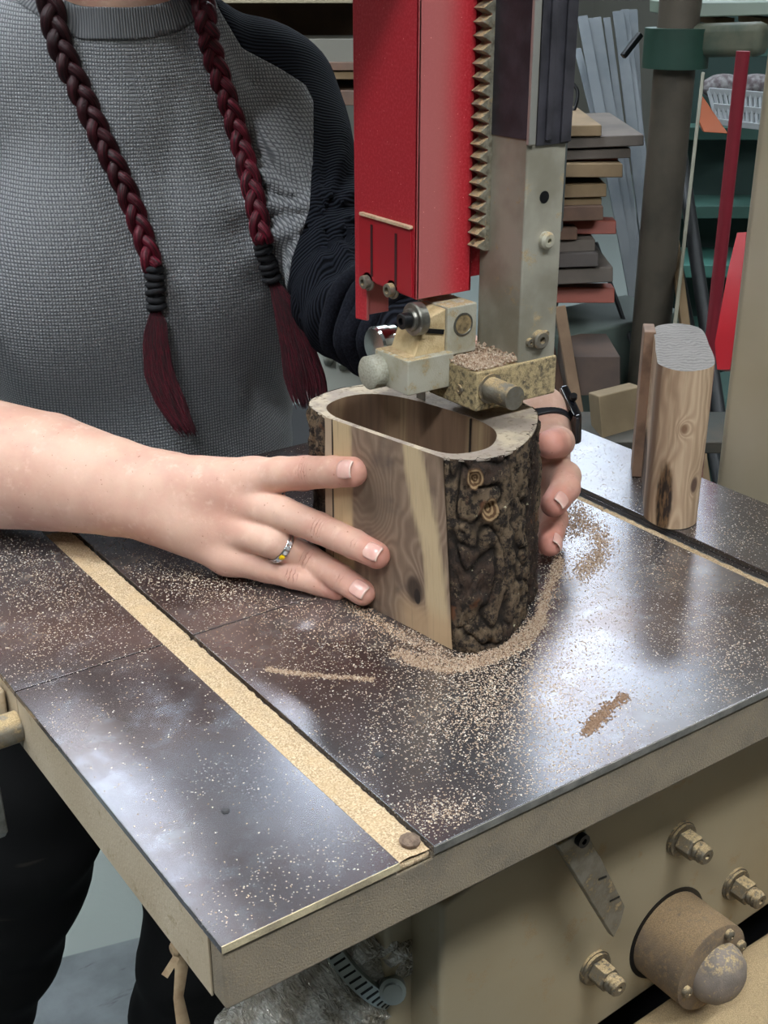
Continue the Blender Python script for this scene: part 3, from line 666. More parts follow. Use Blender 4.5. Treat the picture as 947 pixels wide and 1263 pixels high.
cm_.add(cv[-NC:], [tuple(reversed(range(NC)))], 1); cm_.add(cv[:NC], [tuple(range(NC))], 0)
g = NT('pale_sapwood'); o = g.obj(); x = g.sep(o)
z = g.math('SUBTRACT', x[2], TZ); hx = g.math('ADD', g.math('MULTIPLY', x[0], .82), g.math('MULTIPLY', x[1], -.57))   # across the front of the block
e2 = lambda cx, cz, rx, rz: g.math('POWER', 2.718, g.math('MULTIPLY', g.math('ADD', g.math('POWER', g.math('DIVIDE', g.math('SUBTRACT', hx, cx), rx), 2.0), g.math('POWER', g.math('DIVIDE', g.math('SUBTRACT', z, cz), rz), 2.0)), -1.0))
ka, kb_, kc = e2(.2915, .022, .008, .042), e2(.3130, .036, .0036, .008), e2(.300, .083, .005, .007)
nn = g.math('MULTIPLY', g.noise(g.mapv(o, (14, 14, 5)), 1.3, 3), .05)
wv = g.math('ADD', g.math('ADD', hx, nn), g.math('MULTIPLY', g.math('ADD', g.math('ADD', ka, kb_), kc), .02))
fig = g.math('ADD', g.math('MULTIPLY', g.wave(g.comb(wv, 0.0), 60, 2.5, 4, 2), .45), g.math('MULTIPLY', g.noise(g.mapv(g.comb(wv, z), (160, 10, 1)), 1.2, 4, .6), .55))
c = g.ramp(fig, [(.1, sr(164, 136, 110)), (.5, sr(186, 158, 130)), (.9, sr(204, 180, 150))])
c = g.mix(g.step(g.noise(g.mapv(o, (200, 200, 12)), 1, 3), .5, .8), c, sr(158, 130, 102))
warp = g.math('MULTIPLY', g.noise(g.mapv(o, (90, 90, 24)), 1.0, 4, .6), .9)
kd = g.step(g.math('ADD', ka, g.math('MULTIPLY', g.math('SUBTRACT', warp, .45), .55)), .50, .72)
c = g.mix(kd, c, g.mix(g.step(g.noise(g.mapv(o, (160, 160, 40)), 2, 3), .4, .6), sr(46, 33, 25), sr(120, 92, 64)))
c = g.mix(g.step(kb_, .3, .75), c, sr(92, 70, 58)); c = g.mix(g.step(kc, .55, .95), c, sr(126, 96, 72))
leftside = g.math('SUBTRACT', 1.0, g.step(hx, .2827, .2847)); c = g.mix(g.math('MULTIPLY', leftside, .8), c, sr(116, 90, 72))
g.set('Base Color', c); g.set('Roughness', .6); g.bump(g.math('ADD', fig, g.math('MULTIPLY', kd, -2.0)), .12, .0008); M_sap = g.m
g = NT('grey_end_grain'); o = g.obj(); x = g.sep(o)
q = g.comb(g.math('ADD', g.math('MULTIPLY', x[0], .7), g.math('MULTIPLY', x[1], .7)), g.math('SUBTRACT', g.math('MULTIPLY', x[0], .7), g.math('MULTIPLY', x[1], .7)))
f = g.wave(g.mapv(q, (.5, 1.3, 1)), 90, 9, 3, 1.0)
g.set('Base Color', g.mix(g.math('MULTIPLY', g.math('MULTIPLY', f, g.noise(o, 60, 4)), .9), sr(142, 136, 132), sr(84, 78, 76))); g.set('Roughness', .8); M_end = g.m
cm_.build('core_block', [M_sap, M_end], core, smooth=True)
sp = MB(); dl = unit(V(.073, .075)); nn_ = V(-dl[1], dl[0]); d1 = V(.501, .216)+dl*.086+nn_*.0046; d2 = d1+dl*.034
sp.prism([V(*d1, .0006), V(*d2, .0006), V(*d2, HC-.001), V(*d1, HC+.001)], V(nn_[0], nn_[1], 0)*.0095)
sp.build('side_slab', mat('slab_brown', sr(136, 108, 88), .7, 0, sr(108, 84, 68), 60, .2, 300), core, bevel=.001)

# ================================================================== SAWDUST
g = NT('sawdust_grains'); o = g.obj()
g.set('Base Color', g.ramp(g.attr('tone'), [(0, sr(128, 98, 76)), (.35, sr(172, 146, 122)), (.7, sr(196, 176, 154)), (1, sr(226, 214, 198))])); g.set('Roughness', .9); M_grain = g.m
def grains(name, pts, size, label, cat='sawdust', tone=(.0, 1.), flat=.5, kind='stuff'):
    n = len(pts); s = size*RNG.uniform(.5, 1.5, n)[:, None]; T = np.array([[1, 0, -.5], [-.5, .87, -.5], [-.5, -.87, -.5], [0, 0, .9]])*V(1, 1, flat)
    a = RNG.uniform(0, 2*math.pi, n); st = RNG.uniform(.6, 1.7, n)
    x = T[None, :, 0]*st[:, None]; y_ = T[None, :, 1]; X = x*np.cos(a)[:, None]-y_*np.sin(a)[:, None]; Y = x*np.sin(a)[:, None]+y_*np.cos(a)[:, None]
    Vt = np.stack([X*s, Y*s, np.broadcast_to(T[None, :, 2], X.shape)*s], -1)+np.asarray(pts)[:, None, :]; Vt[..., 2] += (s*.5*flat)
    Vt = Vt.reshape(-1, 3); i = np.arange(n)*4; F = np.vstack([np.stack([i+p, i+q, i+r], 1) for p, q, r in ((0, 2, 1), (0, 1, 3), (1, 2, 3), (2, 0, 3))])
    m = MB(); m.v = [Vt]; m.f = F.tolist(); m.mi = [0]*len(F); m.n = len(Vt)
    o = m.build(name, M_grain, attrs={'tone': np.repeat(RNG.uniform(*tone, n), 4)}); return tag(o, label, cat, kind=kind)
def on_table(p):
    x, y = p[:, 0], p[:, 1]; ok = (x > .002)&(x < TW-.002)&(y > .003)&(y < TD-.002)
    for a, b in (S1, S2): ok &= (x < a-.0006)|(x > b+.0006)
    ok &= ~((np.hypot((x-.29)/.058, (y-.215)/.088) < .80))
    return p[ok]
def px_cloud(px, py, sx, sy, n, rot=0):
    a = RNG.normal(0, 1, (n, 2))*V(sx, sy); r = math.radians(rot); c_, s_ = math.cos(r), math.sin(r)
    q = np.stack([px+a[:, 0]*c_-a[:, 1]*s_, py+a[:, 0]*s_+a[:, 1]*c_], 1); return np.array([atz(*k) for k in q])
def px_line(pts, wd, n):
    p = spline([V(*q) for q in pts], 12, False); k = RNG.integers(0, len(p)-1, n); t = RNG.uniform(0, 1, n)[:, None]
    q = p[k]*(1-t)+p[k+1]*t+RNG.normal(0, wd, (n, 2)); return np.array([atz(*j) for j in q])
G = [px_cloud(60, 740, 75, 40, 2600, 20), px_cloud(30, 700, 60, 22, 900, 10), px_cloud(230, 715, 50, 14, 1100, 12), px_cloud(300, 735, 70, 16, 900, 15),
     px_cloud(470, 780, 60, 22, 1500, 10), px_cloud(590, 860, 60, 45, 4200, -20), px_cloud(660, 800, 45, 50, 3300, 0), px_cloud(640, 880, 80, 55, 2200, 0),
     px_cloud(740, 660, 45, 35, 1500, 30), px_cloud(545, 1000, 32, 14, 750, -5), px_cloud(850, 760, 60, 45, 1100, 20), px_cloud(900, 800, 40, 40, 900, 0),
     px_cloud(700, 700, 30, 25, 900, 0), px_cloud(460, 915, 5, 28, 110, 12), px_cloud(380, 800, 70, 30, 900, 0), px_cloud(880, 650, 40, 14, 500, 20), px_cloud(820, 700, 30, 20, 350, 10), px_cloud(690, 950, 60, 30, 700, -20)]
G.append(np.stack([RNG.uniform(0, TW, 6500), RNG.uniform(0, TD, 6500), np.zeros(6500)], 1))
grains('loose_sawdust', on_table(np.vstack(G)), .00047, 'pale sawdust grains scattered thinly over the steel table', tone=(.2, 1))
R1 = [px_line([(330, 826), (380, 832), (460, 838)], 1.6, 900), px_line([(485, 806), (560, 817), (620, 800), (660, 768), (676, 730), (690, 690)], 4, 3800), px_line([(500, 815), (560, 826), (640, 800), (672, 762)], 2.5, 1500),
      px_line([(430, 745), (480, 775), (545, 806)], 4.5, 900), px_line([(700, 640), (740, 660), (735, 690), (715, 705)], 7, 1900), px_line([(690, 660), (720, 640), (705, 625)], 8, 900)]
grains('swept_sawdust_arc', on_table(np.vstack(R1)), .00058, 'curved ridge of tan sawdust swept around the foot of the bark box', tone=(0, .75), flat=.8)
R2 = [px_line([(720, 905), (735, 888), (752, 872), (772, 858)], 3.5, 700), px_line([(725, 898), (748, 880)], 5, 350)]
grains('sawdust_smear', on_table(np.vstack(R2)), .0006, 'small orange brown smear of sawdust on the bright front right of the table', tone=(0, .25), flat=.8)
# sawdust packed in the slots
def slot_fill(name, x0, x1, y0, y1, label, zt=-.0016, mat_=None):
    nx, ny = 14, 420; vs = []; 
    for j in range(ny+1):
        for i in range(nx+1):
            x = x0+(x1-x0)*i/nx; y = y0+(y1-y0)*j/ny; z = zt+.0011*mn.fractal(Vector((x*160, y*160, 2)), .8, 2, 4)-.0006*abs(2*i/nx-1)**4; gp = abs(y-.2595); z -= .004*math.exp(-(gp/.0012)**2)
            vs.append((x, y, z))
    m = MB().add(vs, [(j*(nx+1)+i, j*(nx+1)+i+1, (j+1)*(nx+1)+i+1, (j+1)*(nx+1)+i) for j in range(ny) for i in range(nx)])
    # sides down into the slot
    m.box((x0, y0, -SD+.0003), (x1, y1, zt-.0028)); o = m.build(name, M_pack, smooth='full'); return tag(o, label, 'sawdust', kind='stuff')
g = NT('packed_sawdust'); o = g.obj()
c = g.mix(g.step(g.noise(o, 900, 3, .7), .35, .68), sr(168, 140, 106), sr(228, 204, 170))
c = g.mix(g.step(g.voro(o, 520), .12, .2), sr(132, 106, 80), c)
c = g.mix(g.math('MULTIPLY', g.step(g.noise(o, 70, 3), .4, .75), .6), c, sr(206, 176, 136))
g.set('Base Color', c); g.set('Roughness', .95); g.bump(g.noise(o, 900, 4, .7), .9, .0012); M_pack = g.m
slot_fill('slot_sawdust', S1[0]+.0003, S1[1]-.0015, .0016, .468, 'strip of packed sawdust filling the long left slot of the table')
slot_fill('slot_sawdust', S2[0]+.0003, S2[1]-.0085, .0016, TD-.002, 'strip of packed sawdust in the right slot, beneath the pale core block', zt=-.0030)
# crumb at the near end of the left slot
MB().lathe((.112, .010, -.001), (0, 0, 1), [(0, .0052), (.002, .0056), (.0035, .0038), (.0042, .001)], 9).build('dust_lump', mat('lump_grey', sr(128, 108, 92), .9, 0, sr(90, 74, 62), 300, .9, 900), smooth=True)
tag(bpy.data.objects['dust_lump'], 'small grey brown crumb at the near end of the left slot', 'wood crumb')
for n_i, (px, py, r, lb) in enumerate([(468, 931, .0026, 'in the bright middle part of the table'), (278, 1000, .0024, 'on the left part of the table near the front corner')]):
    c = atz(px, py); m = MB().lathe(c+V(0, 0, .0001), (0, 0, 1), [(0, r), (.0009, r*.8), (.0012, r*.3)], 9).build('dark_chip', mat('chip_dark', sr(62, 60, 62), .7), smooth=True)
    tag(m, 'small dark round chip lying ' + lb, 'wood chip', 'dark chips on the table')

# dust heap on the guide block
pts = np.stack([RNG.uniform(bx0, px1, 5200), RNG.uniform(py0, py1, 5200), np.full(5200, bz1)], 1); k = (pts[:, 0] < px0)|(RNG.uniform(0, 1, 5200) < .0)
pts = pts[k]; pts[:, 2] += RNG.uniform(0, .002, len(pts))+.004*np.exp(-((px0-pts[:, 0])/.006)**2)*RNG.uniform(0, 1, len(pts))
grains('block_sawdust', pts, .0008, 'heap of sawdust on top of the lower blade guide block', tone=(0, .8), flat=.8)

# ================================================================== CLEAR DUST HOSE
hose = empty('dust_hose', (.16, .08, -.1), 'clear wrinkled plastic dust hose with steel clamp under the table', 'hose')
g = NT('crinkled_clear_plastic'); o = g.obj()
g.set('Base Color', g.mix(g.step(g.noise(o, 60, 4), .4, .65), sr(180, 172, 158), sr(226, 222, 214))); g.set('Metallic', .45); g.set('Roughness', .12); g.bump(g.math('ADD', g.voro(g.mapv(o, (1.6, .5, 1.6), rot=(.5, .4, .3)), 150, 'DISTANCE_TO_EDGE'), g.noise(g.mapv(o, (1.6, .5, 1.6), rot=(.5, .4, .3)), 160, 2, .6, 1.5)), .9, .005); M_hose = g.m
hp = [at(520, 1120, .81), at(470, 1165, .80), at(420, 1215, .80), at(360, 1265, .80), at(290, 1330, .82), at(250, 1420, .86), at(240, 1560, .95)]
hps = spline(hp, 16, False); hr = []
for i in range(len(hps)): hr.append(.034*(1+.05*math.sin(i*1.9)+.04*math.sin(i*.7)) if i > 26 else .027)
hm = MB(); hm.tube(list(hps), hr, 40); 
vv = hm.v[0]; hm.v[0] = vv+np.array([[.0022*mn.noise(Vector(v*70)), .0022*mn.noise(Vector(v*70+9)), .0022*mn.noise(Vector(v*70+5))] for v in vv]); hm.build('hose_wall', M_hose, hose, smooth='full')
cl = MB(); i = 24; T = unit(hps[i+1]-hps[i-1]); c = hps[i]
cl.lathe(c-T*.006, T, [(0, .0300), (.0005, .0315), (.0115, .0315), (.012, .0300)], 48); clo = cl.build('hose_clamp', mat('zinc_band', sr(176, 184, 182), .32, .85), hose, smooth=True)
A_, B_, X_ = frame(T); sl = MB()
for k in range(40):
    a = 2*math.pi*k/40; d = A_*math.cos(a)+B_*math.sin(a); tn = np.cross(X_, d); sl.bar(c+d*.0316-T*.0045+tn*.0, c+d*.0316+T*.0040+tn*.002, .0014, .0005, tn)
sl.build('clamp_slots', M_blk, clo)
sc_ = c - FW*.027 + RT*.020 - UP*.006; MB().lathe(sc_, -FW, [(-.004, .0085), (.003, .0085), (.0036, .0062), (.007, .006), (.0072, .001)], 20).build('clamp_screw', mat('zinc_band', sr(176, 184, 182), .32, .85), clo, smooth=True)
# folded plastic end above the clamp
fm = MB()
for (px, py, rx) in ((455, 1168, 20), (478, 1160, 16), (490, 1172, 14)):
    a = at(px-14, py+14, .772); b = at(px+16, py-14, .775); MB().tube([a, (a+b)/2+V(0, 0, .003), b], [.006, .011, .003], 12, ell=.6).build('plastic_fold', M_hose, hose, smooth='full')

# masking tape tag hanging at the left table edge
tp = MB(); T0 = at(221, 1168, .715); 
tp.lathe(T0+V(-.002, 0, 0), (-1, 0, 0), [(-.004, .0035), (.001, .0048), (.003, .003)], 14)
tp.tube([T0+V(-.003, 0, .0), at(224, 1195, .712), at(220, 1230, .712), at(228, 1275, .712)], [.002, .0042, .0032, .0045], 8, ell=.35)
tp.bar(at(218, 1180, .712), at(203, 1204, .710), .0042, .0012, RT)
tag(tp.build('tape_strip', mat('masking_tape', sr(176, 152, 120), .8, 0, sr(150, 122, 92), 100, .4, 600), smooth=True), 'knotted strip of tan tape hanging from the left edge of the table', 'tape')

# ================================================================== PERSON
O_ = V(.32, .76, 0); Fp = unit(V(-.28, -.96, 0)); Lp = unit(V(.96, -.28, 0)); AX = np.array([Lp, Fp, V(0, 0, 1)])
def pl(x, y, z): return O_+Lp*x+Fp*y+V(0, 0, z)
def face_t(px, py):
    d = FW + RT*(px-473.5)/FPX - UP*(py-631.5)/FPX; e = B_b-A_b; n = V(-e[1], e[0], 0); return (V(A_b[0], A_b[1], 0)-CAM)@n/(d@n)
def fp(px, py, r, ex=0.0): return (at(px, py, face_t(px, py)-r*1.18-ex), r)
R_fing = {
 'index': [(at(312, 592, .868), .0148), (at(345, 585, .853), .0122), (fp(378, 583, .0116)), (fp(410, 582, .0106)), (fp(435, 582, .0100))],
 'middle': [(at(300, 620, .872), .0140), (at(347, 633, .850), .0118), fp(393, 651, .0108, .002), fp(437, 671, .0099, .001), fp(465, 685, .0090)],
 'ring': [(at(290, 652, .876), .0138), (at(335, 668, .853), .0112), fp(379, 689, .0105, .004), fp(420, 713, .0097, .002), fp(447, 731, .0089)],
 'pinky': [(at(282, 684, .880), .0138), (at(330, 700, .868), .0108), (at(360, 709, .862), .0094), (at(392, 719, .858), .0086), (at(415, 727, .855), .0080)],
 'thumb': [(at(262, 606, .905), .0150), (at(320, 590, .915), .0130), (at(352, 585, .915), .0110), (at(374, 590, .910), .0100)]}
wr = (192, 613)
RH = Blob(.0025)
arm_axis = [((-190, 560, .97), .050, 0), ((-60, 566, .945), .048, 6), ((60, 582, .925), .0375, 10), ((140, 600, .905), .0285, 12), ((205, 615, .893), .0225, 16)]
for s_ in (-1, 1):
    RH.chain([(at(px, py+s_*o, t), r) for (px, py, t), r, o in arm_axis], .012)
for nme, ch in R_fing.items():
    w_y = {'index': 598, 'middle': 608, 'ring': 622, 'pinky': 634, 'thumb': 604}[nme]
    RH.g.append((.0105, [('c', at(200, w_y, .893), .0205, ch[0][0], ch[0][1])]))
RH.g.append((.012, [('c', at(235, 640, .888), .020, at(300, 650, .878), .0125)]))
RH.g.append((.010, [('c', at(250, 605, .885), .020, at(300, 606, .872), .013)]))
hand_palm = RH.g; RH.g = list(hand_palm)
class Hand:
    """palm with every finger blended in on its own so that neighbours stay apart"""
    def __init__(s, palm, fingers, kw=.009, kf=.0012): s.p = palm; s.kw = kw; s.kf = kf; s.f = [Blob(.003).chain(c, .002) for c in fingers]
    def __call__(s, P, M=.05):
        pm = s.p(P, M); D = pm
        for f in s.f: D = smin(D, smin(pm, f(P, .03), s.kw), s.kf)
        return D
RHAND = Hand(RH, list(R_fing.values()))
def bounds(chs, pad):
    P = np.vstack([p-r-pad for c in chs for p, r in c]+[p+r+pad for c in chs for p, r in c]); return P.min(0), P.max(0)
lo1, hi1 = bounds(list(R_fing.values())+[[(at(*arm_axis[1][0]), .055), (at(*arm_axis[0][0]), .055)]], .012)
v1, f1 = surface_nets(RHAND, lo1, hi1, .0017)

# her left arm and hand (picture right)
shL, shR = pl(.158, -.01, .285), pl(-.158, -.01, .285)
elL = at(437, 372, 1.13); cuffL = at(484, 402, 1.06); wrL = at(661, 516, .955)
elR = at(-230, 545, 1.0)
L_fing = [
 [(at(668, 548, .935), .0128), (at(690, 545, .925), .0112), (at(686, 546, .900), .0108), (at(678, 548, .884), .0104)],
 [(at(676, 578, .945), .0128), (at(697, 588, .928), .0118), (at(697, 602, .905), .0110), (at(683, 622, .886), .0096)],
 [(at(672, 606, .950), .0122), (at(684, 640, .936), .0104), (at(681, 655, .915), .0094), (at(678, 672, .898), .0086)],
 [(at(668, 630, .955), .0112), (at(676, 670, .945), .0086), (at(670, 692, .925), .0078), (at(660, 708, .910), .0072)],
 [(at(640, 540, .985), .014), (at(600, 560, .985), .0125), (at(570, 570, .975), .011)]]
LH = Blob(.0025)
LH.chain([(elL, .041), (elL*.45+wrL*.55, .031), (wrL, .0215)], .01)
for ch in L_fing: LH.g.append((.011, [('c', wrL, .0190, ch[0][0], ch[0][1])]))
LH.g.append((.012, [('c', at(668, 535, .955), .018, at(674, 600, .948), .013)]))
LHAND = Hand(LH, L_fing)
lo2, hi2 = bounds(L_fing+[[(elL, .04)]], .012)
v2, f2 = surface_nets(LHAND, lo2, hi2, .002)

# torso shapes
TOR = Blob(.05)
TOR.ell(pl(0, 0, .19), V(.150, .100, .19), AX, .04); TOR.ell(pl(0, .012, -.05), V(.152, .118, .26), AX, .07); TOR.ell(pl(0, -.005, -.24), V(.165, .120, .14), AX, .05)
TOR.ell(pl(-.074, .068, .115), V(.082, .066, .10), AX, .06); TOR.ell(pl(.070, .066, .115), V(.080, .064, .10), AX, .06)
TOR.chain([(pl(-.125, -.012, .305), .050), (pl(.125, -.012, .305), .050)], .05); TOR.chain([(pl(-.05, -.0, .335), .050), (pl(.05, -.0, .335), .050)], .04)
TOR.chain([(pl(0, .0, .33), .058), (pl(0, .012, .375), .056)], .03)
ARM = Blob(.02)
ARM.chain([(shL, .056), (shL*.5+elL*.5, .050), (elL, .049)], .02).chain([(elL, .049), (cuffL, .040)], .02)
ARM.chain([(shR, .056), (shR*.5+elR*.5, .051), (elR, .052)], .02)
class Shirt:
    def __call__(s, P, M=.08):
        d = smin(TOR(P, M), ARM(P, M), .026)
        q = (P-O_)@AX.T; lx, ly, lz = q.T
        # cloth folds: soft drape lines, pulls from the armpit, creases in the sleeve
        d = d+.0022*np.sin(lx*70+lz*9+1.5*np.sin(lz*13))*np.clip(.12-lz, 0, .2)*5*(ly > 0)
        a = np.hypot(lx-.15, lz-.20)+1e-6; th_ = np.arctan2(lz-.20, lx-.15)
        d = d+.0045*np.sin(th_*11+1.0)*np.exp(-(a/.08)**2)
        e = np.linalg.norm(P-elL, axis=1); d = d+.0045*np.sin(((P-elL)@unit(cuffL-shL))*190+3*lz)*np.exp(-(e/.075)**2)
        return d
for pts_, dp_, w_ in (([(92, 30), (108, 100), (122, 180), (150, 250), (176, 300)], .007, .016), ([(232, 60), (262, 150), (290, 240), (305, 300)], .005, .014), ([(262, 20), (300, 90), (345, 140)], .005, .009),
                      ([(310, 110), (350, 170), (375, 240)], .004, .008), ([(300, 440), (335, 500), (372, 570)], .005, .012), ([(262, 480), (300, 560), (330, 640)], .004, .012), ([(355, 300), (330, 400), (318, 500)], .004, .014), ([(215, 120), (205, 220), (220, 330)], .003, .012)):
    TOR.groove([hit(TOR, *q) for q in pts_], dp_, w_)
SH = Shirt()
SH2 = lambda P: SH(P)+np.clip(((P[:, 2]+.16)*-1), 0, 1)*1.0
lo3 = np.minimum(pl(-.25, -.17, -.19), pl(.28, .2, -.19))-.06; hi3 = np.maximum(pl(-.25, -.17, .46), pl(.28, .2, .46))+.06; lo3[2] = -.20; hi3[2] = .43
lo3 = np.minimum(lo3, np.minimum(elR, cuffL)-.07); hi3 = np.maximum(hi3, np.maximum(elL, cuffL)+.07); hi3[2] = .43; lo3[2] = -.20
v3, f3 = surface_nets(SH2, lo3, hi3, .0058)
# --- seams
q3 = (v3-O_)@AX.T; px3, py3 = proj(v3); px3 = np.asarray(px3)
seam = [(-200, 225), (-40, 250), (10, 268), (60, 298), (85, 345), (105, 376), (125, 386), (200, 386), (260, 382), (370, 366), (450, 378), (600, 420), (900, 460)]
sx_ = np.interp(py3, [a for a, b in seam], [b for a, b in seam])
dT = TOR(v3, .1); dA = ARM(v3, .1)
sL = (px3-sx_)*.0008; sL = np.minimum(sL+.010*np.clip((py3-260)/60, 0, 1), (dT-dA)+.08*np.clip((330-py3)/110, 0, 1)); sL = np.where(q3[:, 0] > 0, sL, -.05)
sR = np.where(q3[:, 0] < 0, (-q3[:, 0]-.150-.35*np.clip(.30-q3[:, 2], 0, .05)+.25*np.clip(q3[:, 2]-.28, 0, .2)), -.05)
sl_ = np.maximum(sL, sR)
(_tv, _tf), (_sv, _sf) = split_mesh(v3, f3, sl_)
Nc = pl(0.0, .015, .425)
ri, ro = np.linalg.norm(hit(SH, 138, 13)-Nc), np.linalg.norm(hit(SH, 140, 52)-Nc)
def ring_s(v): return np.linalg.norm((v-Nc)*V(1, 1, 1.0), axis=1)
def cut(v, f, lim):
    """(inside, outside) of the collar circle"""
    return split_mesh(v, f, ring_s(v)-lim)
# faces may be polygons of 3-5 corners after the first cut: triangulate for the next one
def tri(f): return np.array([(p[0], p[i], p[i+1]) for p in f for i in range(1, len(p)-1)])
(_cv, _cf), (_tv2, _tf2) = cut(_tv, tri(_tf), ro); _, (_cv2, _cf2) = cut(_cv, tri(_cf), ri)
_, (_sv2, _sf2) = cut(_sv, tri(_sf), ro)

def cloth_uv(v):
    q = (v-O_)@AX.T; return np.stack([q[:, 0]*1.02+.35*np.sign(q[:, 0])*np.clip(.1-q[:, 1], 0, .1), q[:, 2]+.12*q[:, 1]], 1)
g = NT('grey_waffle_knit'); uv = g.uv(); x = g.sep(uv); o = g.obj(); K = 2*math.pi/.0028
wob = g.math('MULTIPLY', g.noise(uv, 26, 2), .0016)
su = g.math('SINE', g.math('MULTIPLY', g.math('ADD', x[0], wob), K)); sv = g.math('SINE', g.math('MULTIPLY', g.math('ADD', x[1], wob), K*.92))
hgt = g.math('MINIMUM', su, sv); pit = g.step(hgt, -.95, .15)
c = g.mix(pit, sr(84, 87, 94), sr(156, 158, 162)); c = g.mix(g.math('MULTIPLY', g.step(g.noise(uv, 500, 2), .4, .7), .35), c, sr(168, 168, 166))
c = g.mix(g.math('MULTIPLY', g.noise(uv, 9, 3), .35), c, sr(104, 102, 98))
g.set('Base Color', c); g.set('Roughness', .95); g.set('Specular IOR Level', .15); g.set('Sheen Weight', .15); g.bump(hgt, .55, .0008); M_knit = g.m
g = NT('grey_rib_collar'); o = g.obj(); x = g.sep(o)
an = g.math('ARCTAN2', g.math('SUBTRACT', x[0], float(Nc[0])), g.math('SUBTRACT', x[1], float(Nc[1])))
s = g.math('SINE', g.math('MULTIPLY', an, 150)); g.set('Base Color', g.mix(g.step(s, -.6, .6), sr(86, 88, 92), sr(116, 117, 119))); g.set('Roughness', .95); g.set('Specular IOR Level', .15); g.bump(s, .4, .0006); M_col = g.m
g = NT('navy_rib_sleeve'); uv = g.uv(); x = g.sep(uv)
s = g.math('SINE', g.math('MULTIPLY', g.math('ADD', x[1], g.math('MULTIPLY', g.noise(uv, 16, 2), .004)), 2*math.pi/.0035))
g.set('Base Color', g.mix(g.step(s, -.7, .7), sr(13, 14, 19), sr(38, 41, 50))); g.set('Roughness', .95); g.set('Specular IOR Level', .12); g.bump(s, .5, .0009); M_sleeve = g.m
g = NT('black_trousers'); o = g.obj()
st = g.math('MULTIPLY', g.step(g.noise(g.mapv(o, (6, 6, 40)), 1, 3), .66, .74), g.step(g.noise(o, 7, 2), .5, .6))
g.set('Base Color', g.mix(g.math('MULTIPLY', st, .6), sr(17, 17, 18), sr(74, 68, 60))); g.set('Roughness', .85); g.set('Specular IOR Level', .2); M_trous = g.m

def surf(name, v, f, m, parent, uv=None, attrs=None, solid=0):
    mb = MB(); mb.v = [np.asarray(v)]; mb.f = [tuple(int(i) for i in p) for p in f]; mb.mi = [0]*len(mb.f); mb.n = len(v)
    o = mb.build(name, m, parent, smooth='full', uv=uv, attrs=attrs)
    if solid: s = o.modifiers.new('thickness', 'SOLIDIFY'); s.thickness = solid; s.offset = 0
    return o
# --- skin
g = NT('fair_skin'); o = g.obj(); bl_ = g.attr('blush')
c = g.mix(g.step(g.noise(o, 24, 4), .35, .7), sr(213, 174, 154), sr(200, 154, 136))
c = g.mix(g.step(g.noise(o, 110, 4, .6), .5, .8), c, sr(222, 186, 168))
c = g.mix(g.step(g.noise(o, 330, 2), .70, .76), c, sr(160, 112, 92))
c = g.mix(g.math('MULTIPLY', bl_, .75), c, sr(204, 122, 108))
knk = []
for nme, s0 in (('index', (2,)), ('middle', (2, 3)), ('ring', (2, 3)), ('pinky', (2,))):
    ch = R_fing[nme]
    for i in s0: knk.append((ch[i][0]-FW*ch[i][1], unit(ch[i+1][0]-ch[i-1][0]), ch[i][1]*(.72 if i == 2 else .5), 1 if i == 2 else .6))
wrk = None
for cpos, axx, rad, amp in knk:
    dv = g.n('ShaderNodeVectorMath', {0: o, 1: tuple(cpos+V(0, 0, TZ))}, operation='SUBTRACT').outputs[0]
    ln = g.n('ShaderNodeVectorMath', {0: dv}, operation='LENGTH').outputs['Value']
    sa_ = g.n('ShaderNodeVectorMath', {0: dv, 1: tuple(axx)}, operation='DOT_PRODUCT').outputs['Value']
    fall = g.math('MULTIPLY', g.math('SUBTRACT', 1.0, g.step(ln, rad*.35, rad)), amp)
    sw = g.math('POWER', g.math('MAXIMUM', g.math('SINE', g.math('ADD', g.math('MULTIPLY', sa_, 2300), g.math('MULTIPLY', g.noise(o, 260, 2), 7.0))), 0.0), 3.0)
    t_ = g.math('MULTIPLY', fall, sw); wrk = t_ if wrk is None else g.math('MAXIMUM', wrk, t_)
c = g.mix(g.math('MULTIPLY', wrk, .75), c, sr(150, 88, 74))
g.set('Base Color', c); g.set('Roughness', .55); g.set('Subsurface Weight', .12); g.set('Subsurface Radius', (.006, .002, .001)); g.set('Specular IOR Level', .35)
g.bump(g.math('SUBTRACT', g.math('MULTIPLY', g.noise(o, 500, 3), .25), g.math('MULTIPLY', wrk, .9)), .5, .0006); M_skin = g.m
head_c = pl(.088, .070, .500); BODY = Blob(.03)
class Body:
    def __call__(s, P, M=.06):
        d = smin(TOR(P, M), ARM(P, M), .026)+.008
        h = HEADB(P, M); return smin(d, h, .02)
hd = unit(Fp*.85+Lp*.15+V(0, 0, -.35)); hs = unit(Lp+V(0, 0, -.42)); hs = unit(hs-hd*(hs@hd)); hu = np.cross(hs, hd); hu = hu if hu[2] > 0 else -hu; HA = np.array([hs, hd, hu])
hp_ = lambda a, b, c: head_c+hs*a+hd*b+hu*c
HEADB = Blob(.02)
HEADB.chain([(pl(0, -.012, .34), .052), (pl(.045, .035, .44), .050)], .02)
HEADB.ell(hp_(0, -.012, .03), V(.074, .092, .086), HA, .02); HEADB.ell(hp_(0, .022, -.045), V(.056, .062, .066), HA, .02)
HEADB.chain([(hp_(0, .083, .005), .008), (hp_(0, .100, -.030), .012)], .008)
HEADB.chain([(hp_(-.014, .084, -.070), .007), (hp_(.014, .084, -.070), .007)], .006)
for s_ in (-1, 1):
    HEADB.ell(hp_(s_*.076, -.015, -.01), V(.008, .018, .030), HA, .006); HEADB.chain([(hp_(s_*.050, .066, .018), .010), (hp_(s_*.018, .078, .020), .010)], .012)
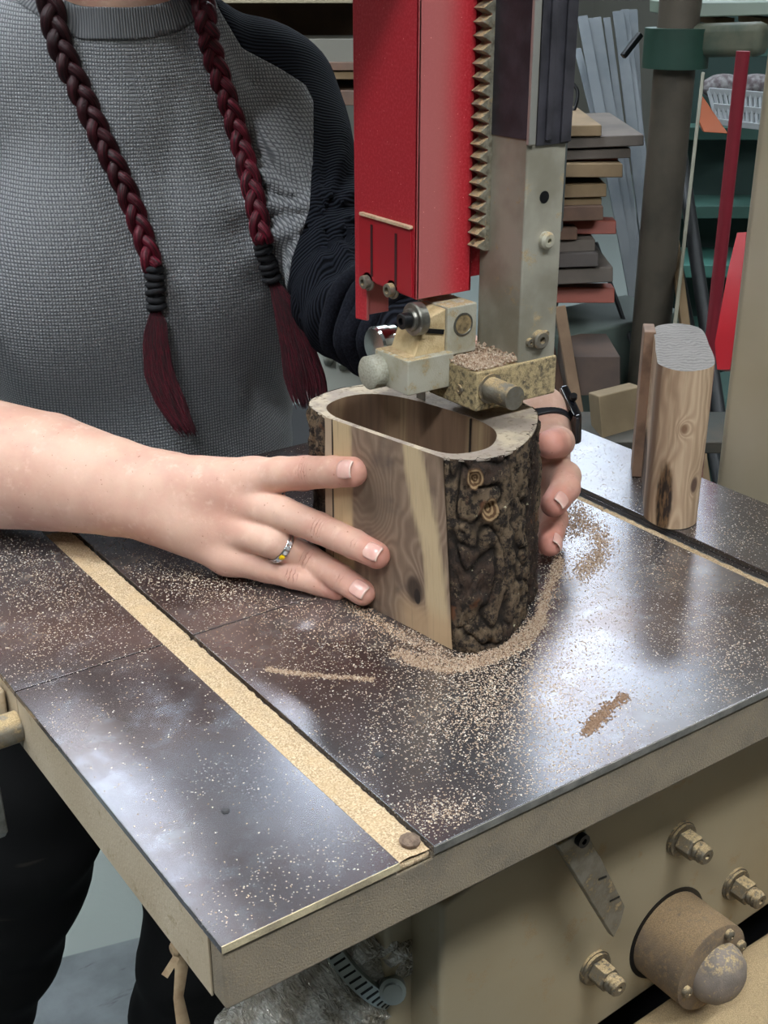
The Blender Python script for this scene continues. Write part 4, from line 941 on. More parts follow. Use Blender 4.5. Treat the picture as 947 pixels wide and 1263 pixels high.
lo4 = np.minimum(lo3, pl(-.2, -.2, 0)); hi4 = hi3.copy(); hi4[2] = .66; 
BB = Body(); vb, fb = surface_nets(lambda P: BB(P)+np.clip(-.14-P[:, 2], 0, 1), lo4, np.maximum(hi4, V(*(head_c+.16)[:2], .68)), .008)
# legs and feet inside the trousers
LEGS = Blob(.03); hipR, hipL = pl(-.085, 0, -.22), pl(.075, 0, -.22)
knR, anR = at(38, 1020, 1.38), at(5, 1500, 1.72); knL, anL = at(250, 1170, 1.44), at(235, 1560, 1.74)
anR[2] = -.86; anL[2] = -.86
LEGS.chain([(hipR, .098), (knR, .082), (knR*.45+anR*.55, .074), (anR, .060)], .03).chain([(hipL, .094), (knL, .072), (knL*.5+anL*.5, .064), (anL, .056)], .03).ell(pl(0, -.005, -.18), V(.160, .118, .12), AX, .05)
lo5 = np.min([hipR, hipL, knR, knL, anR, anL, pl(.18, .13, -.2), pl(-.18, -.13, -.2)], 0)-.12; hi5 = np.max([hipR, hipL, knR, knL, anR, anL, pl(.18, .13, -.2), pl(-.18, -.13, -.2)], 0)+.12; hi5[2] = -.06; lo5[2] = -.90
lg = lambda P: LEGS(P)+.0035*np.sin(P[:, 2]*60+4*np.sin(P[:, 0]*14))+np.clip(-.87-P[:, 2], 0, 1)*2
v5, f5 = surface_nets(lg, lo5, hi5, .009)
v6, f6 = surface_nets(lambda P: LEGS(P)+.012, lo5, hi5, .014)
allv = [v1, v2, vb, v6]; allf = []; n0 = 0
for v, f in zip(allv, (f1, f2, fb, f6)): allf += (np.asarray(f)+n0).tolist(); n0 += len(v)
AV = np.vstack(allv); blush = np.zeros(len(AV))
for ch in list(R_fing.values())[:4]:
    for p, r, a in ((ch[-1][0], .013, .8), (ch[2][0], .012, .45), (ch[3][0], .009, .4), (ch[0][0], .016, .3)): blush = np.maximum(blush, a*np.exp(-(np.linalg.norm(AV-p, axis=1)/r)**2*.8))
for ch in L_fing:
    for p, r, a in ((ch[-1][0], .016, 1.0), (ch[-2][0], .014, .55)): blush = np.maximum(blush, a*np.exp(-(np.linalg.norm(AV-p, axis=1)/r)**2*.8))
person = surf('person', AV, allf, M_skin, None, attrs={'blush': blush})
tag(person, 'person in grey shirt with dark sleeves and two red braids, hands holding the bark box', 'person')
shirt = surf('shirt', _tv2, _tf2, M_knit, person, uv=cloth_uv(_tv2), solid=.002)
dist_arm = lambda v: np.where((v-O_)@Lp > 0, np.where((v-elL)@unit(cuffL-elL) > 0, np.linalg.norm(elL-shL)+(v-elL)@unit(cuffL-elL), (v-shL)@unit(elL-shL)), (v-shR)@unit(elR-shR))
surf('sleeve', _sv2, _sf2, M_sleeve, shirt, uv=np.stack([(_sv2-O_)@Lp, dist_arm(_sv2)], 1), solid=.002)
surf('collar', _cv2, _cf2, M_col, shirt, solid=.0045)
surf('trousers', v5, f5, M_trous, person)
# raised seam stitch along collar edge
for an_, nm in ((anR, 'R'), (anL, 'L')):
    sm = MB(); b = V(an_[0], an_[1], F0+.002); fwd = Fp
    S_ = Blob(.02).chain([(b+V(0, 0, .05)-fwd*.03, .045), (b+V(0, 0, .040)+fwd*.11, .036), (b+V(0, 0, .036)+fwd*.17, .032)], .02); lo, hi = b-.14, b+.27; lo = np.minimum(b-.1, b+fwd*.2-.06); hi = np.maximum(b+.1, b+fwd*.2+.06); lo[2] = F0-.02; hi[2] = F0+.14
    vs_, fs_ = surface_nets(lambda P: np.maximum(S_(P), F0+.003-P[:, 2]), lo, hi, .009); surf('shoe', vs_, fs_, mat('shoe_black', sr(26, 26, 28), .6), person)
# rolled cuff of her left sleeve
ca = unit(wrL-cuffL); cf = MB()
for k, (dd_, r_, tr) in enumerate(((-.030, .046, .0085), (-.014, .0445, .009), (.0, .0420, .0095), (.012, .039, .007))):
    A, B, X = frame(ca+V(.12*math.sin(k*2), .1*math.cos(k*3), 0)); c0 = cuffL+ca*dd_; n0 = 40
    cf.tube([c0+(A*math.cos(2*math.pi*i/n0)+B*math.sin(2*math.pi*i/n0))*(r_+.0015*math.sin(i*.9+k)) for i in range(n0+1)], tr, 10, cap=False)
cf.build('sleeve_cuff', mat('navy_cloth', sr(20, 21, 27), .95, 0, sr(32, 34, 42), 500, .4, 900, spec=.1), shirt, smooth='full')
# fingernails
M_nail = mat('fingernail', sr(222, 168, 156), .28, 0, sr(230, 186, 172), 120, coat=.3)
M_tip = mat('nail_tip', sr(224, 192, 178), .35)
def nail(tip, prev, r, L, W, toward, off=0.0, rim=.0012):
    a = unit(tip-prev); n = unit(toward-a*(toward@a)); b = np.cross(a, n); vs = []; uu = np.linspace(-1, 1, 11); vv_ = np.linspace(-1, 1, 13); mi = []
    for y in vv_:
        wd = W*(1-.10*max(0, -y)**3-.22*max(0, y-.4)**2)*(1 if y > -.7 else math.sqrt(max(0, 1-((-y-.7)/.42)**2)))
        for x in uu:
            th_ = x*wd/2/(r*1.02); rad = r*1.045-.0011*max(0, y)**3*1.0-.0005*max(0, -y)**4
            vs.append(tip+a*(off+y*L/2)+(b*math.sin(th_)+n*math.cos(th_))*rad)
    fs = []
    for j in range(12):
        for i in range(10): fs.append((j*11+i, j*11+i+1, (j+1)*11+i+1, (j+1)*11+i)); mi.append(1 if j >= 11 else 0)
    m = MB(); m.v = [np.array(vs)]; m.f = fs; m.mi = mi; m.n = len(vs); o = m.build('fingernail', [M_nail, M_tip], person, smooth='full')
    s = o.modifiers.new('thickness', 'SOLIDIFY'); s.thickness = .0005; s.offset = 0; return o
tc = -FW
for nme, L, W, off, tw in (('index', .0135, .0130, .0020, UP*.10), ('middle', .0125, .0120, .0010, UP*.15), ('ring', .0125, .0120, .0006, UP*.2)):
    ch = R_fing[nme]; nail(ch[-1][0], ch[-2][0], ch[-1][1], L, W, tc+tw, off)
for ch, tw in ((L_fing[0], -RT*.9+FW*.0), (L_fing[1], RT*.15), (L_fing[2], RT*.5)):
    nail(ch[-1][0], ch[-2][0], ch[-1][1], .012, .0115, tc+tw-UP*.0, .0012)
# ring on the ring finger
rc = at(350, 675, .8500); ch = R_fing['ring']; p0, p1 = ch[1][0], ch[2][0]; ra = unit(p1-p0); c0 = p0+ra*((rc-p0)@ra); A, B, X = frame(ra); rg = MB(); n0 = 48
ra2 = unit(ra-RT*.12); A, B, X = frame(ra2); rr = .0121
n_out = unit(-FW-ra2*(-FW@ra2)); b_out = np.cross(ra2, n_out)
for w_ in (-.0009, .0009):
    rg.tube([c0+ra2*w_*(1.0+.9*max(0, math.cos(2*math.pi*i/n0)))+(n_out*math.cos(2*math.pi*i/n0)+b_out*math.sin(2*math.pi*i/n0))*rr for i in range(n0+1)], .0008, 8, cap=False)
ring = rg.build('ring', mat('silver', sr(190, 190, 192), .2, 1), person, smooth='full')
gm = MB(); ym = MB()
for k in range(-2, 3):
    th_ = .15+k*.30; d = n_out*math.cos(th_)+b_out*math.sin(th_); (gm if k != 1 else ym).lathe(c0+d*(rr-.0002), d, [(0, .0015), (.0012, .0017 if k != 1 else .0022), (.0020, .0009)], 8)
gm.build('clear_stones', mat('clear_stone', sr(225, 228, 232), .05, .6), ring); ym.build('yellow_stone', mat('yellow_stone', sr(240, 200, 20), .12), ring)
# watch on her left wrist
wa = unit(-FW*.55-UP*.75+RT*.25); wc_ = at(661, 524, .952); A, B, X = frame(wa); wb = MB(); n0 = 48; wpts = []
wn = unit(RT*.95+UP*.20-FW*.0); wn = unit(wn-wa*(wn@wa)); wbn = np.cross(wa, wn)
rim_pts = [wc_+wn*math.cos(2*math.pi*i/n0)*.0240+wbn*math.sin(2*math.pi*i/n0)*.0225 for i in range(n0)]
for j, (da, dr) in enumerate(((-.010, 0), (-.010, .0028), (.010, .0028), (.010, 0))): wpts.append([p+wa*da+unit(p-wc_)*dr for p in rim_pts])
wv_ = [p for r_ in wpts for p in r_]; wb.add(wv_, [(j*n0+i, j*n0+(i+1) % n0, ((j+1) % 4)*n0+(i+1) % n0, ((j+1) % 4)*n0+i) for j in range(4) for i in range(n0)])
watch = wb.build('watch_strap', mat('black_rubber', sr(24, 25, 32), .4), person, bevel=.0008)
wf = MB(); cW = wc_+wn*.0262; wf.bar(cW-wn*.002, cW+wn*.0055, .034, .036, wa); wfo = wf.build('watch_case', mat('black_gloss', sr(16, 17, 22), .12, coat=.6), watch, bevel=.003)
MB().cyl(cW+wn*.004+wbn*.019, cW+wn*.004+wbn*.0225, .0028, n=14).build('watch_button', M_blk, wfo, smooth=True)
# dust mask on the face
mk_ = Blob(.01).ell(hp_(.0, .070, -.055), V(.050, .045, .050), HA, .01); lo, hi = hp_(0, .07, -.055)-.07, hp_(0, .07, -.055)+.07
vm, fm_ = surface_nets(lambda P: np.maximum(mk_(P), -(mk_(P)+.004)), lo, hi, .005); msk = surf('dust_mask', vm, fm_, mat('mask_white', sr(226, 228, 228), .8), person)
# eyes, brows, mouth above the mask line
for s_ in (-1, 1):
    c0 = hp_(s_*.031, .072, .006); eye = MB().lathe(c0-hd*.006, hd, [(0, .012), (.006, .0105), (.010, .006), (.0115, .001)], 20).build('eye', mat('eye_white', sr(225, 222, 216), .2), person, smooth='full')
    MB().lathe(c0+hd*.0052, hd, [(0, .005), (.0006, .004), (.0009, .001)], 16).build('iris', mat('iris_brown', sr(62, 42, 30), .15), eye, smooth='full')
# hair cap
g = NT('dark_red_hair'); o = g.obj(); uv = g.uv()
st = g.noise(g.mapv(uv, (1, 1, 1)), 1.0, 2)
line = g.noise(g.mapv(uv, (26, 1.2, 1)), 1.0, 3, .6)
g.set('Base Color', g.mix(g.step(line, .35, .72), sr(26, 8, 13), g.ramp(g.attr('redness'), [(0, sr(58, 26, 31)), (.5, sr(84, 24, 36)), (1, sr(146, 32, 58))]))); g.set('Roughness', .52); g.set('Specular IOR Level', .3); g.bump(line, .8, .0008); M_hair = g.m
HC_ = Blob(.02).ell(hp_(0, -.022, .040), V(.084, .098, .092), HA, .02).ell(hp_(0, -.06, -.02), V(.072, .055, .075), HA, .02)
vh, fh = surface_nets(lambda P: np.maximum(HC_(P), -((P-hp_(0, .045, -.2))@(-hd)+.0)-.02), head_c-.17, head_c+.17, .007)
surf('hair', vh, fh, M_hair, person, uv=np.stack([(vh-head_c)@hs*8, (vh-head_c)@hu*8], 1), attrs={'redness': np.full(len(vh), .1)})

def braid(path, tie, tail_end, spread, lab, a0, a1, dvx):
    base = spline([hit(SH, px, py)-FW*0+unit(CAM-hit(SH, px, py))*.006 for px, py in path], 10, False)
    up0 = base[0]; head_pt = hp_(dvx*.070, -.02, -.045); pre = spline([head_pt, head_pt*.5+up0*.5+Fp*.02, up0], 8, False)[:-1]
    cl_ = np.vstack([pre, base]); sgl = np.concatenate([[0], np.cumsum(np.linalg.norm(np.diff(cl_, axis=0), axis=1))]); tot = sgl[-1]
    N = 260; ss = np.linspace(0, tot, N); C = np.stack([np.interp(ss, sgl, cl_[:, k]) for k in range(3)], 1)
    for _ in range(14): C[1:-1] = .25*C[:-2]+.5*C[1:-1]+.25*C[2:]
    root = None; m = MB(); uvs = []; red = []; per = .060
    for j in range(3):
        pts = []; rs = []
        for i in range(N):
            T = unit(C[min(i+1, N-1)]-C[max(i-1, 0)]); n = unit(CAM-C[i]); n = unit(n-T*(n@T)); b = np.cross(T, n); f = i/(N-1); a = a0*(1-f)+a1*f
            th_ = 2*math.pi*(ss[i]/per)+j*2*math.pi/3; pts.append(C[i]+b*a*.72*math.sin(th_)+n*(a*.42*math.sin(2*th_)+.001)); rs.append(a*.56*(1+.10*math.cos(2*th_)))
        k0 = m.n; m.tube(pts, rs, 12, ell=.95)
        for i in range(N):
            for k in range(12): uvs.append((k/12*1.0+j, ss[i]*30)); red.append(min(1, max(0, (i/N-.45)*1.7)))
    bo = m.build('braid', M_hair, person, smooth='full', uv=uvs, attrs={'redness': red})
    # hair tie: wound black cord
    t0, t1 = [hit(SH, *q)+unit(CAM-hit(SH, *q))*.006 for q in tie]; T = unit(t1-t0); A, B, X = frame(T); tm = MB(); Lt = np.linalg.norm(t1-t0)
    for k in range(6):
        c0 = t0+(t1-t0)*(k+.4)/6; tl = unit(T+A*RNG.uniform(-.3, .3)+B*RNG.uniform(-.3, .3)); A2, B2, _ = frame(tl); rr_ = .0062+.0008*(k % 2)
        tm.tube([c0+(A2*math.cos(2*math.pi*i/20)+B2*math.sin(2*math.pi*i/20))*rr_ for i in range(21)], .0029, 8, cap=False)
    tm.lathe(t0, T, [(0, .006), (Lt, .0055)], 16); tm.build('hair_tie', mat('black_elastic', sr(18, 18, 22), .8, 0, sr(30, 30, 36), 900, .5, 1500), bo, smooth='full')
    # loose end: strands
    hm_ = MB(); red = []; uvs = []
    tdep = (t1-CAM)@FW; E_ = [at(q[0], q[1], min((hit(SH, *q)-CAM)@FW, tdep+.02*i_/len(tail_end)+.002)-.004) for i_, q in enumerate(tail_end)]
    for k in range(620):
        u = RNG.uniform(-1, 1); e = RNG.uniform(0, 1)**.6; d0 = t1+RNG.normal(0, .0016, 3); pts = [d0]
        for jj in range(1, 8):
            f = jj/7*(.40+.60*e); x = f*(len(E_)-1); i = min(int(x), len(E_)-2); c0 = E_[i]*(1-(x-i))+E_[i+1]*(x-i); wd = np.interp(f, np.linspace(0, 1, len(spread)), spread)
            pts.append(c0+RT*u*wd*.5*(1 if f < .8 else 1)+(unit(CAM-c0))*(.003+.004*math.sqrt(max(0, 1-u*u))*RNG.uniform(.2, 1)*math.sin(f*3.0+.1))+RT*RNG.normal(0, .0005))
        k0 = m.n; hm_.tube(spline(pts, 2, False), [.00052]*13+[.00045, .00015], 4)
        red += [RNG.uniform(.1, 1)]*(15*4); uvs += [(RNG.uniform(0, 9), .1*i) for i in range(15) for _ in range(4)]
    hm_.build('braid_end', M_hair, bo, smooth='full', attrs={'redness': red}, uv=uvs)
braid([(55, -18), (62, 0), (72, 50), (100, 115), (132, 185), (158, 240), (176, 290), (190, 332)], [(190, 328), (193, 383)], [(193, 380), (192, 420), (196, 460), (212, 500), (234, 540)], [.010, .022, .026, .028, .016], 'L', .0115, .0084, -1)
braid([(246, -18), (250, 0), (260, 60), (283, 130), (302, 195), (315, 250), (324, 300)], [(322, 298), (336, 347)], [(338, 345), (354, 385), (368, 430), (377, 470), (384, 505)], [.010, .022, .032, .040, .030], 'R', .0117, .0086, 1)

# ================================================================== BACKGROUND
def bx(name, lo, hi, m, label, cat, group=None, bevel=.002): return tag(MB().box(lo, hi).build(name, m, bevel=bevel), label, cat, group)
def board(name, a, b, wdt, thk, side, m, label, cat, group=None):
    return tag(MB().bar(a, b, wdt, thk, side).build(name, m, bevel=.002), label, cat, group)
Yh = unit(V(.58, .82, 0)); Xh = unit(V(.82, -.58, 0))      # away from / across the camera
wood = lambda n, a, b: mat(n, a, .8, 0, b, 8, .2, 200)
W_grey, W_tan, W_dark, W_org = wood('weathered_grey', sr(92, 82, 74), sr(76, 68, 61)), wood('pine_tan', sr(122, 100, 72), sr(104, 84, 58)), wood('dark_brown_wood', sr(92, 66, 50), sr(74, 54, 42)), mat('orange_arm', sr(140, 64, 46), .55)
# lumber rack: uprights and orange arms
def quadbox(name, x0, y0, x1, y1, t, m, depth=.35, tilt=0, bevel=.002):
    """a board seen end/side-on: its near face spans the given pixels at depth t and it runs back by depth"""
    a, b, c, d = at(x0, y0, t), at(x1, y0+tilt, t), at(x1, y1+tilt, t), at(x0, y1, t); return MB().prism([a, b, c, d], Yh*depth).build(name, m, bevel=bevel)
rack = empty('lumber_rack', at(690, 300, 3.15)+V(0, 0, -.3), 'grey lumber rack post with short orange support arms behind the guide post', 'lumber rack')
for (x0, y0, x1, y1) in ((640, 186, 762, 204), (640, 265, 760, 289), (640, 348, 758, 374)):
    a = MB(); p = [at(x0, y0+6, 3.05), at(x1, y0+ (6 if y0 < 200 else 7), 3.05), at(x1, y1, 3.05), at(x0, y1, 3.05)]; a.prism(p, Yh*.05).build('support_arm', W_org, rack, bevel=.003)
pb_ = at(655, 560, 3.25); MB().box((pb_[0]-.04, pb_[1]-.03, F0), (pb_[0]+.04, pb_[1]+.03, 1.0)).build('rack_post', mat('rack_grey', sr(84, 88, 86), .6), rack, bevel=.004)
LB = [(630, 156, 742, 170, W_tan, -2, 'pale tan board half hidden behind the long grey top board'),
      (630, 172, 794, 186, W_grey, -6, 'long grey board near the top of the lumber stack, sticking out furthest'),
      (630, 188, 778, 200, W_grey, -5, 'thin rough grey board right below the long one in the lumber stack'),
      (630, 202, 768, 219, W_tan, 0, 'thick tan plank above the gap in the lumber stack'),
      (630, 230, 748, 246, W_tan, -3, 'tan plank just below the gap in the lumber stack'),
      (630, 247, 742, 257, W_tan, -4, 'thin tan board with wavy bark edge in the lumber stack'),
      (630, 257, 744, 275, W_dark, -3, 'reddish brown plank resting on the middle orange arm'),
      (630, 283, 712, 298, W_dark, -2, 'short dark red brown block below the middle orange arm'),
      (630, 299, 734, 314, W_grey, -4, 'grey brown board two above the lowest orange arm'),
      (630, 315, 738, 332, wood('charcoal_wood', sr(74, 66, 62), sr(60, 54, 52)), -3, 'dark charcoal board one above the lowest plank'),
      (630, 335, 756, 354, W_grey, -6, 'lowest dark grey plank resting on the lowest orange arm')]
for k, (x0, y0, x1, y1, m, tl, lb) in enumerate(LB):
    t = 3.0+.01*(k % 3); a, b, c, d = at(x0, y0, t), at(x1, y0+tl, t), at(x1, y1+tl, t), at(x0, y1, t)
    tag(MB().prism([a, b, c, d], Yh*(.45+.05*(k % 2))).build('lumber_board', m, bevel=.003), lb, 'board', 'boards in the lumber stack')
# metal strips leaning against the wall behind the stack
M_strip = mat('galvanised_strip', sr(96, 100, 103), .5, .3, sr(76, 82, 86), 6, .1, 60)
SW = [(718, 20, 775, 330, 13), (733, 22, 792, 400, 16), (748, 22, 800, 420, 9), (762, 14, 812, 420, 14), (770, 12, 806, 300, 10), (712, 60, 752, 220, 9), (780, 12, 800, 460, 12)]
nm_ = ['leftmost tall', 'second', 'narrow third', 'broad fourth', 'fifth', 'short outer left', 'rightmost']
for k, (x0, y0, x1, y1, wpx) in enumerate(SW):
    t = 3.7+.02*k; a, b = at(x0, y0, t), at(x1, y1, t-.1); u = unit(b-a); b = a+u*min(((F0-a[2])/u[2]) if u[2] < 0 else 2, 2.6)
    tag(MB().bar(a, b, wpx*t/FPX, .006, RT).build('metal_strip', M_strip, bevel=.001), nm_[k]+' leaning grey metal strip between the lumber stack and the green drill press', 'metal strip', 'metal strips leaning behind the lumber')
# drill press: column, collar, table arm
dp = empty('drill_press', V(*at(812, 460, 3.0)[:2], F0), 'green drill press with dusty steel column and grey table at upper right', 'drill press')
tc_ = at(826, 90, 3.0); bc2 = at(806, 430, 3.0); cx_, cy_ = (tc_[0]+bc2[0])/2, (tc_[1]+bc2[1])/2
cax = unit(tc_-bc2); lowp = bc2-cax*((bc2[2]-F0)/cax[2]); hip_ = tc_+cax*.5
MB().cyl(V(cx_, cy_, F0), V(cx_, cy_, 1.1), .048, n=32).build('column', mat('dusty_column', sr(90, 82, 72), .5, .3, sr(72, 66, 58), 9, .2, 200), dp, smooth=True)
M_green = mat('green_enamel', sr(30, 56, 46), .45, 0, sr(38, 66, 56), 8)
za, zb_ = at(820, 78, 3.0)[2], at(820, 30, 3.0)[2]
MB().cyl(V(cx_, cy_, za), V(cx_, cy_, zb_), .075, n=32).build('collar', M_green, dp, smooth=True)
MB().cyl(V(cx_, cy_, F0), V(cx_, cy_, F0+.06), .11, n=32).build('column_base', M_green, dp, smooth=True)
t_ = 2.85; MB().bar(at(842, 50, t_), at(945, 48, t_-.1), .072, .075, (0, 0, 1)).build('table_arm', mat('dusty_green_arm', sr(92, 92, 76), .6, 0, sr(60, 72, 60), 14, .2, 200), dp, bevel=.02)
MB().prism([at(838, 4, 2.8), at(990, 2, 2.8), at(990, 18, 2.8), at(838, 22, 2.8)], Yh*.35).build('drill_table', mat('grey_green_table', sr(96, 108, 96), .5), dp, bevel=.004)
MB().bar(at(790, 42, 2.9), at(768, 70, 2.9), .014, .014).build('lock_handle', M_blk, dp, bevel=.003)
for k, (x0, x1) in enumerate(((883, 906), (938, 960))): tag(quadbox('wood_strip', x0, 22, x1, 31, 2.85, W_tan, .2), ('left' if k == 0 else 'right')+' pale wood batten under the grey drill press table', 'wood strip', 'battens under the drill press table')
# red pole
pr = at(910, 60, 2.5); pr2 = at(897, 300, 2.5); tag(MB().cyl(V((pr[0]+pr2[0])/2, (pr[1]+pr2[1])/2, F0), V((pr[0]+pr2[0])/2, (pr[1]+pr2[1])/2, pr[2]), .0135, n=20).build('red_pole', mat('red_paint', sr(118, 30, 42), .4), smooth=True), 'upright red metal pole in front of the white basket', 'pole')
# green cabinet and shelves behind
M_green2 = mat('green_cabinet_paint', sr(52, 84, 76), .55, 0, sr(44, 72, 64), 4)
cab = empty('green_cabinet', V(*at(900, 480, 4.4)[:2], F0), 'dark green workshop cabinet with open shelves behind the drill press', 'cabinet')
c0, c1 = at(835, 300, 4.2), at(1010, 300, 4.2)
MB().prism([V(*c0[:2], F0), V(*c1[:2], F0), V(*c1[:2], .62), V(*c0[:2], .62)], Yh*.03).build('back_panel', mat('dark_green_back', sr(36, 58, 54), .7), cab)
for k, py in enumerate((62, 165, 262, 335, 425, 520)):
    s0, s1 = at(838, py, 3.95), at(1010, py, 3.95); MB().prism([V(*s0[:2], s0[2]-.02), V(*s1[:2], s0[2]-.02), V(*s1[:2], s0[2]+.02), V(*s0[:2], s0[2]+.02)], Yh*.28).build('shelf', M_green2 if k != 3 else mat('teal_panel', sr(70, 118, 108), .5), cab, bevel=.003)
# white basket
bk = empty('plastic_basket', at(905, 155, 3.6), 'white slatted plastic basket on the green shelf at right', 'basket')
b0, b1, b2, b3 = at(874, 112, 3.6), at(950, 118, 3.6), at(950, 158, 3.6), at(884, 150, 3.6); M_bask = mat('basket_white', sr(150, 154, 156), .5)
for a, b in ((b0, b1), (b3, b2), ((b0+b3)/2, (b1+b2)/2)): MB().bar(a, b, .018, .012, (0, 0, 1)).build('rim', M_bask, bk, bevel=.002)
m = MB()
for k in range(13):
    f = k/12; m.bar(b0*(1-f)+b1*f, b3*(1-f)+b2*f, .008, .008)
m.prism([at(916, 118, 3.61), at(932, 119, 3.61), at(930, 157, 3.61), at(914, 155, 3.61)], Yh*.005); m.build('slats', M_bask, bk)
m = MB(); m.prism([b3+Yh*.005, b2+Yh*.005, b2+Yh*.25, b3+Yh*.25], V(0, 0, .01)); m.build('bottom', M_bask, bk)
m = Blob(.03)
for k in range(7): m.ell(at(882+k*11, 108-4*math.sin(k*1.7), 3.68), V(.045, .045, .03), np.eye(3), .02)
vc, fc = surface_nets(m, at(870, 120, 3.6)-.2, at(960, 90, 3.7)+.2, .012); tag(surf('rag_pile', vc, fc, mat('rags', sr(72, 62, 64), .9, 0, sr(120, 118, 118), 50), None), 'crumpled grey rags heaped in the white plastic basket', 'rags')
# orange plastic sheet, stick, black tubes, tan board
tag(MB().prism([at(866, 118, 3.4), at(898, 165, 3.4), at(868, 163, 3.4), at(862, 150, 3.4)], Yh*.02).build('orange_scraper', mat('orange_plastic', sr(160, 76, 32), .5), bevel=.002), 'orange plastic triangle hanging left of the white basket', 'scraper')
def lean(name, x0, y0, x1, y1, t, wd, th, m, lb, cat, group=None, round_=False):
    a, b = at(x0, y0, t), at(x1, y1, t-(.15 if t > 3.1 else 0)); u = unit(b-a); b = a+u*((F0+.01-a[2])/u[2]); 
    mm = MB(); (mm.cyl(a, b, wd/2, n=16) if round_ else mm.bar(a, b, wd, th, RT)); return tag(mm.build(name, m, bevel=0 if round_ else .002, smooth=round_), lb, cat, group)
lean('wooden_stick', 867, 90, 853, 215, 3.3, .009, .009, mat('pale_stick', sr(120, 116, 100), .7), 'thin pale stick leaning left of the orange plastic triangle', 'stick')
lean('black_pipe', 836, 165, 868, 385, 3.2, .034, .03, mat('black_pipe', sr(34, 36, 38), .5), 'black pipe leaning right of the drill press column', 'pipe', 'black pipes by the drill press', True)
lean('black_pipe', 818, 240, 846, 385, 3.25, .030, .03, mat('black_pipe', sr(34, 36, 38), .5), 'black pipe leaning closest to the drill press column', 'pipe', 'black pipes by the drill press', True)
lean('leaning_batten', 824, 240, 843, 390, 3.15, .022, .02, W_tan, 'tan batten leaning between the two black pipes', 'batten')
lean('leaning_batten', 690, 378, 716, 530, 2.9, .026, .018, wood('batten_brown', sr(134, 108, 84), sr(112, 88, 68)), 'brown batten leaning left of the pale wood block behind the table', 'batten')
lean('leaning_batten', 670, 395, 700, 520, 2.95, .020, .018, W_dark, 'dark thin batten leaning beside the brown one behind the watch', 'batten')
lean('metal_tube', 735, 300, 785, 440, 3.3, .012, .012, mat('dark_rod', sr(40, 42, 44), .5), 'thin dark rod slanting down below the lumber stack', 'rod', None, True)
# cable loop on wall
m = MB(); m.tube(spline([at(703, 100, 3.3), at(712, 112, 3.3), at(710, 130, 3.3), at(702, 146, 3.3)], 8, False), .005, 8); tag(m.build('cable_loop', M_blk, smooth='full'), 'dark cable loop hanging beside the guide post top', 'cable')
# low bench with blocks behind the table
sh = empty('low_shelf', V(*at(760, 560, 2.4)[:2], F0), 'dark low bench behind the table carrying a pale wood block', 'shelf')
s0 = at(730, 545, 2.40); MB().prism([s0-Xh*.25, s0+Xh*.35, s0+Xh*.35+Yh*.18, s0-Xh*.25+Yh*.18], V(0, 0, -.025)).build('shelf_board', mat('bench_dark', sr(52, 54, 50), .7, 0, sr(72, 64, 54), 8), sh, bevel=.003)
for a in (-.22, .32):
    p = s0+Xh*a; MB().box((p[0]-.02, p[1]-.02, F0), (p[0]+.02, p[1]+.02, s0[2]-.025)).build('leg', M_green2, sh)
a = at(744, 530, 2.45); W_blk = wood('pale_block', sr(128, 110, 84), sr(110, 94, 70))
tag(MB().prism([at(738, 489, 2.42), at(791, 476, 2.48), at(791, 530, 2.48), at(743, 545, 2.42)], at(725, 484, 2.49)-at(738, 489, 2.42)).build('wood_block', W_blk, bevel=.003), 'pale square wood block standing behind the table left of the core', 'wood block')
tag(quadbox('brown_offcut', 700, 440, 765, 488, 2.9, wood('offcut_brown', sr(84, 66, 56), sr(66, 54, 48)), .2), 'broad dark brown offcut lying behind the pale square block', 'wood offcut')
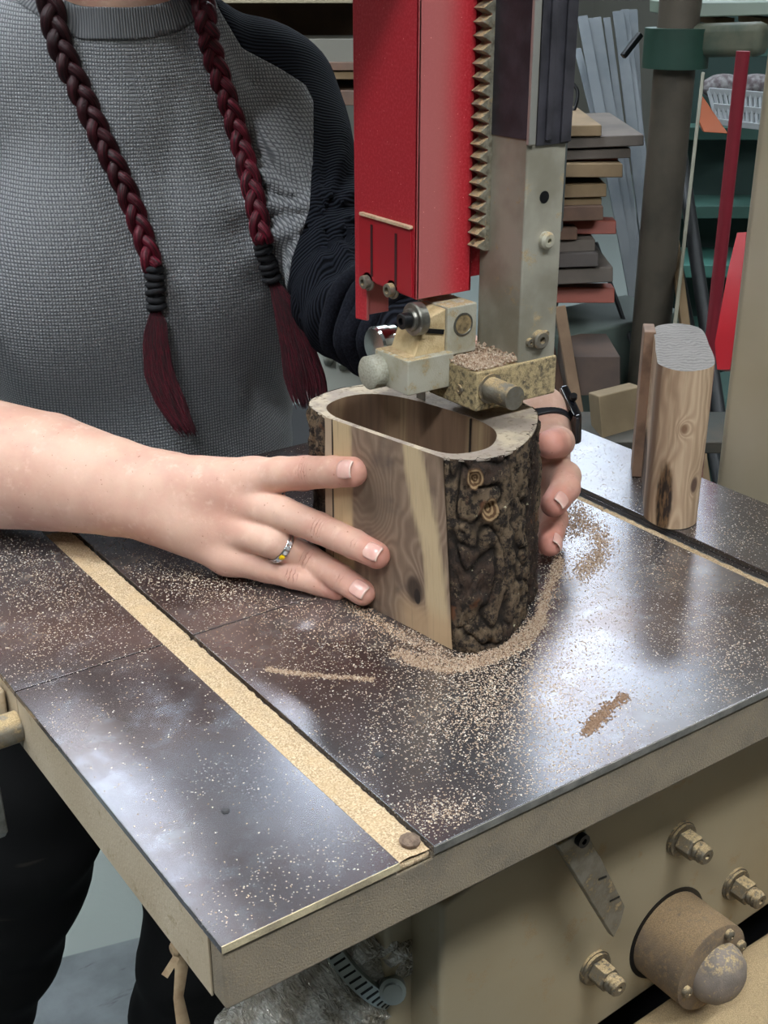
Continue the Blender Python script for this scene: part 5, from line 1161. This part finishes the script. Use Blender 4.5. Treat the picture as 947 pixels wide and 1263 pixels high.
bx('grey_bin', V(*at(735, 430, 3.3)[:2], F0+.001)-V(.24, .12, 0), V(*at(735, 430, 3.3))+V(.2, .10, .10), mat('bin_grey_green', sr(84, 94, 88), .6), 'dull grey green bin standing under the lumber stack', 'bin', bevel=.01)
q = at(890, 560, 3.0); bx('tool_crate', V(q[0]-.12, q[1], F0), V(q[0]+.4, q[1]+.3, at(890, 520, 3.0)[2]), M_green2, 'green crate on the floor between core and saw column', 'crate', bevel=.006)
# shelf at the upper left, seen between the shoulder and the red guard
us = empty('wall_shelf', at(400, 60, 3.2), 'brown wooden wall shelf seen between shoulder and red guard', 'shelf')
for (y0, y1, m) in ((-25, 4, wood('shelf_light', sr(128, 118, 96), sr(116, 106, 84))), (77, 87, W_dark), (112, 130, W_dark)):
    p = [at(250, y0, 3.2), at(470, y0, 3.2), at(470, y1, 3.2), at(250, y1, 3.2)]; MB().prism(p, Yh*.3).build('shelf_board', m, us, bevel=.002)
MB().prism([at(250, 4, 3.48), at(470, 4, 3.48), at(470, 130, 3.48), at(250, 130, 3.48)], Yh*.02).build('back_board', wood('shelf_back', sr(84, 62, 46), sr(68, 50, 38)), us)
tag(quadbox('storage_box', 330, 48, 455, 77, 3.22, mat('box_grey', sr(92, 88, 78), .7), .2), 'flat grey beige box on the brown wall shelf', 'box')
tag(quadbox('lumber_board', 330, 88, 460, 98, 3.21, W_tan, .25), 'pale tan board lying on the lower wall shelf left of the red guard', 'board')
# light grey ribbed case behind the vase, left of the knob
rc_ = empty('ribbed_case', at(420, 520, 1.7), 'light grey ribbed plastic case visible between hair and aluminium knob', 'case')
MB().prism([at(390, 418, 1.7), at(470, 424, 1.7), at(478, 620, 1.7), at(398, 620, 1.7)], Yh*.2).build('case_body', mat('case_grey', sr(150, 152, 144), .5), rc_, bevel=.01)
m = MB()
for (x, y) in ((404, 430), (422, 436), (440, 441), (455, 446)): m.tube([at(x, y-14, 1.695), at(x, y+12, 1.692), at(x+1, y+16, 1.70)], .007, 10)
m.build('case_rib', mat('case_grey', sr(150, 152, 144), .5), rc_, smooth='full')
MB().box(at(405, 520, 1.9)-V(.2, 0, 1.0), at(405, 520, 1.9)+V(.25, .4, -.12)).build('case_stand', M_blk, rc_)
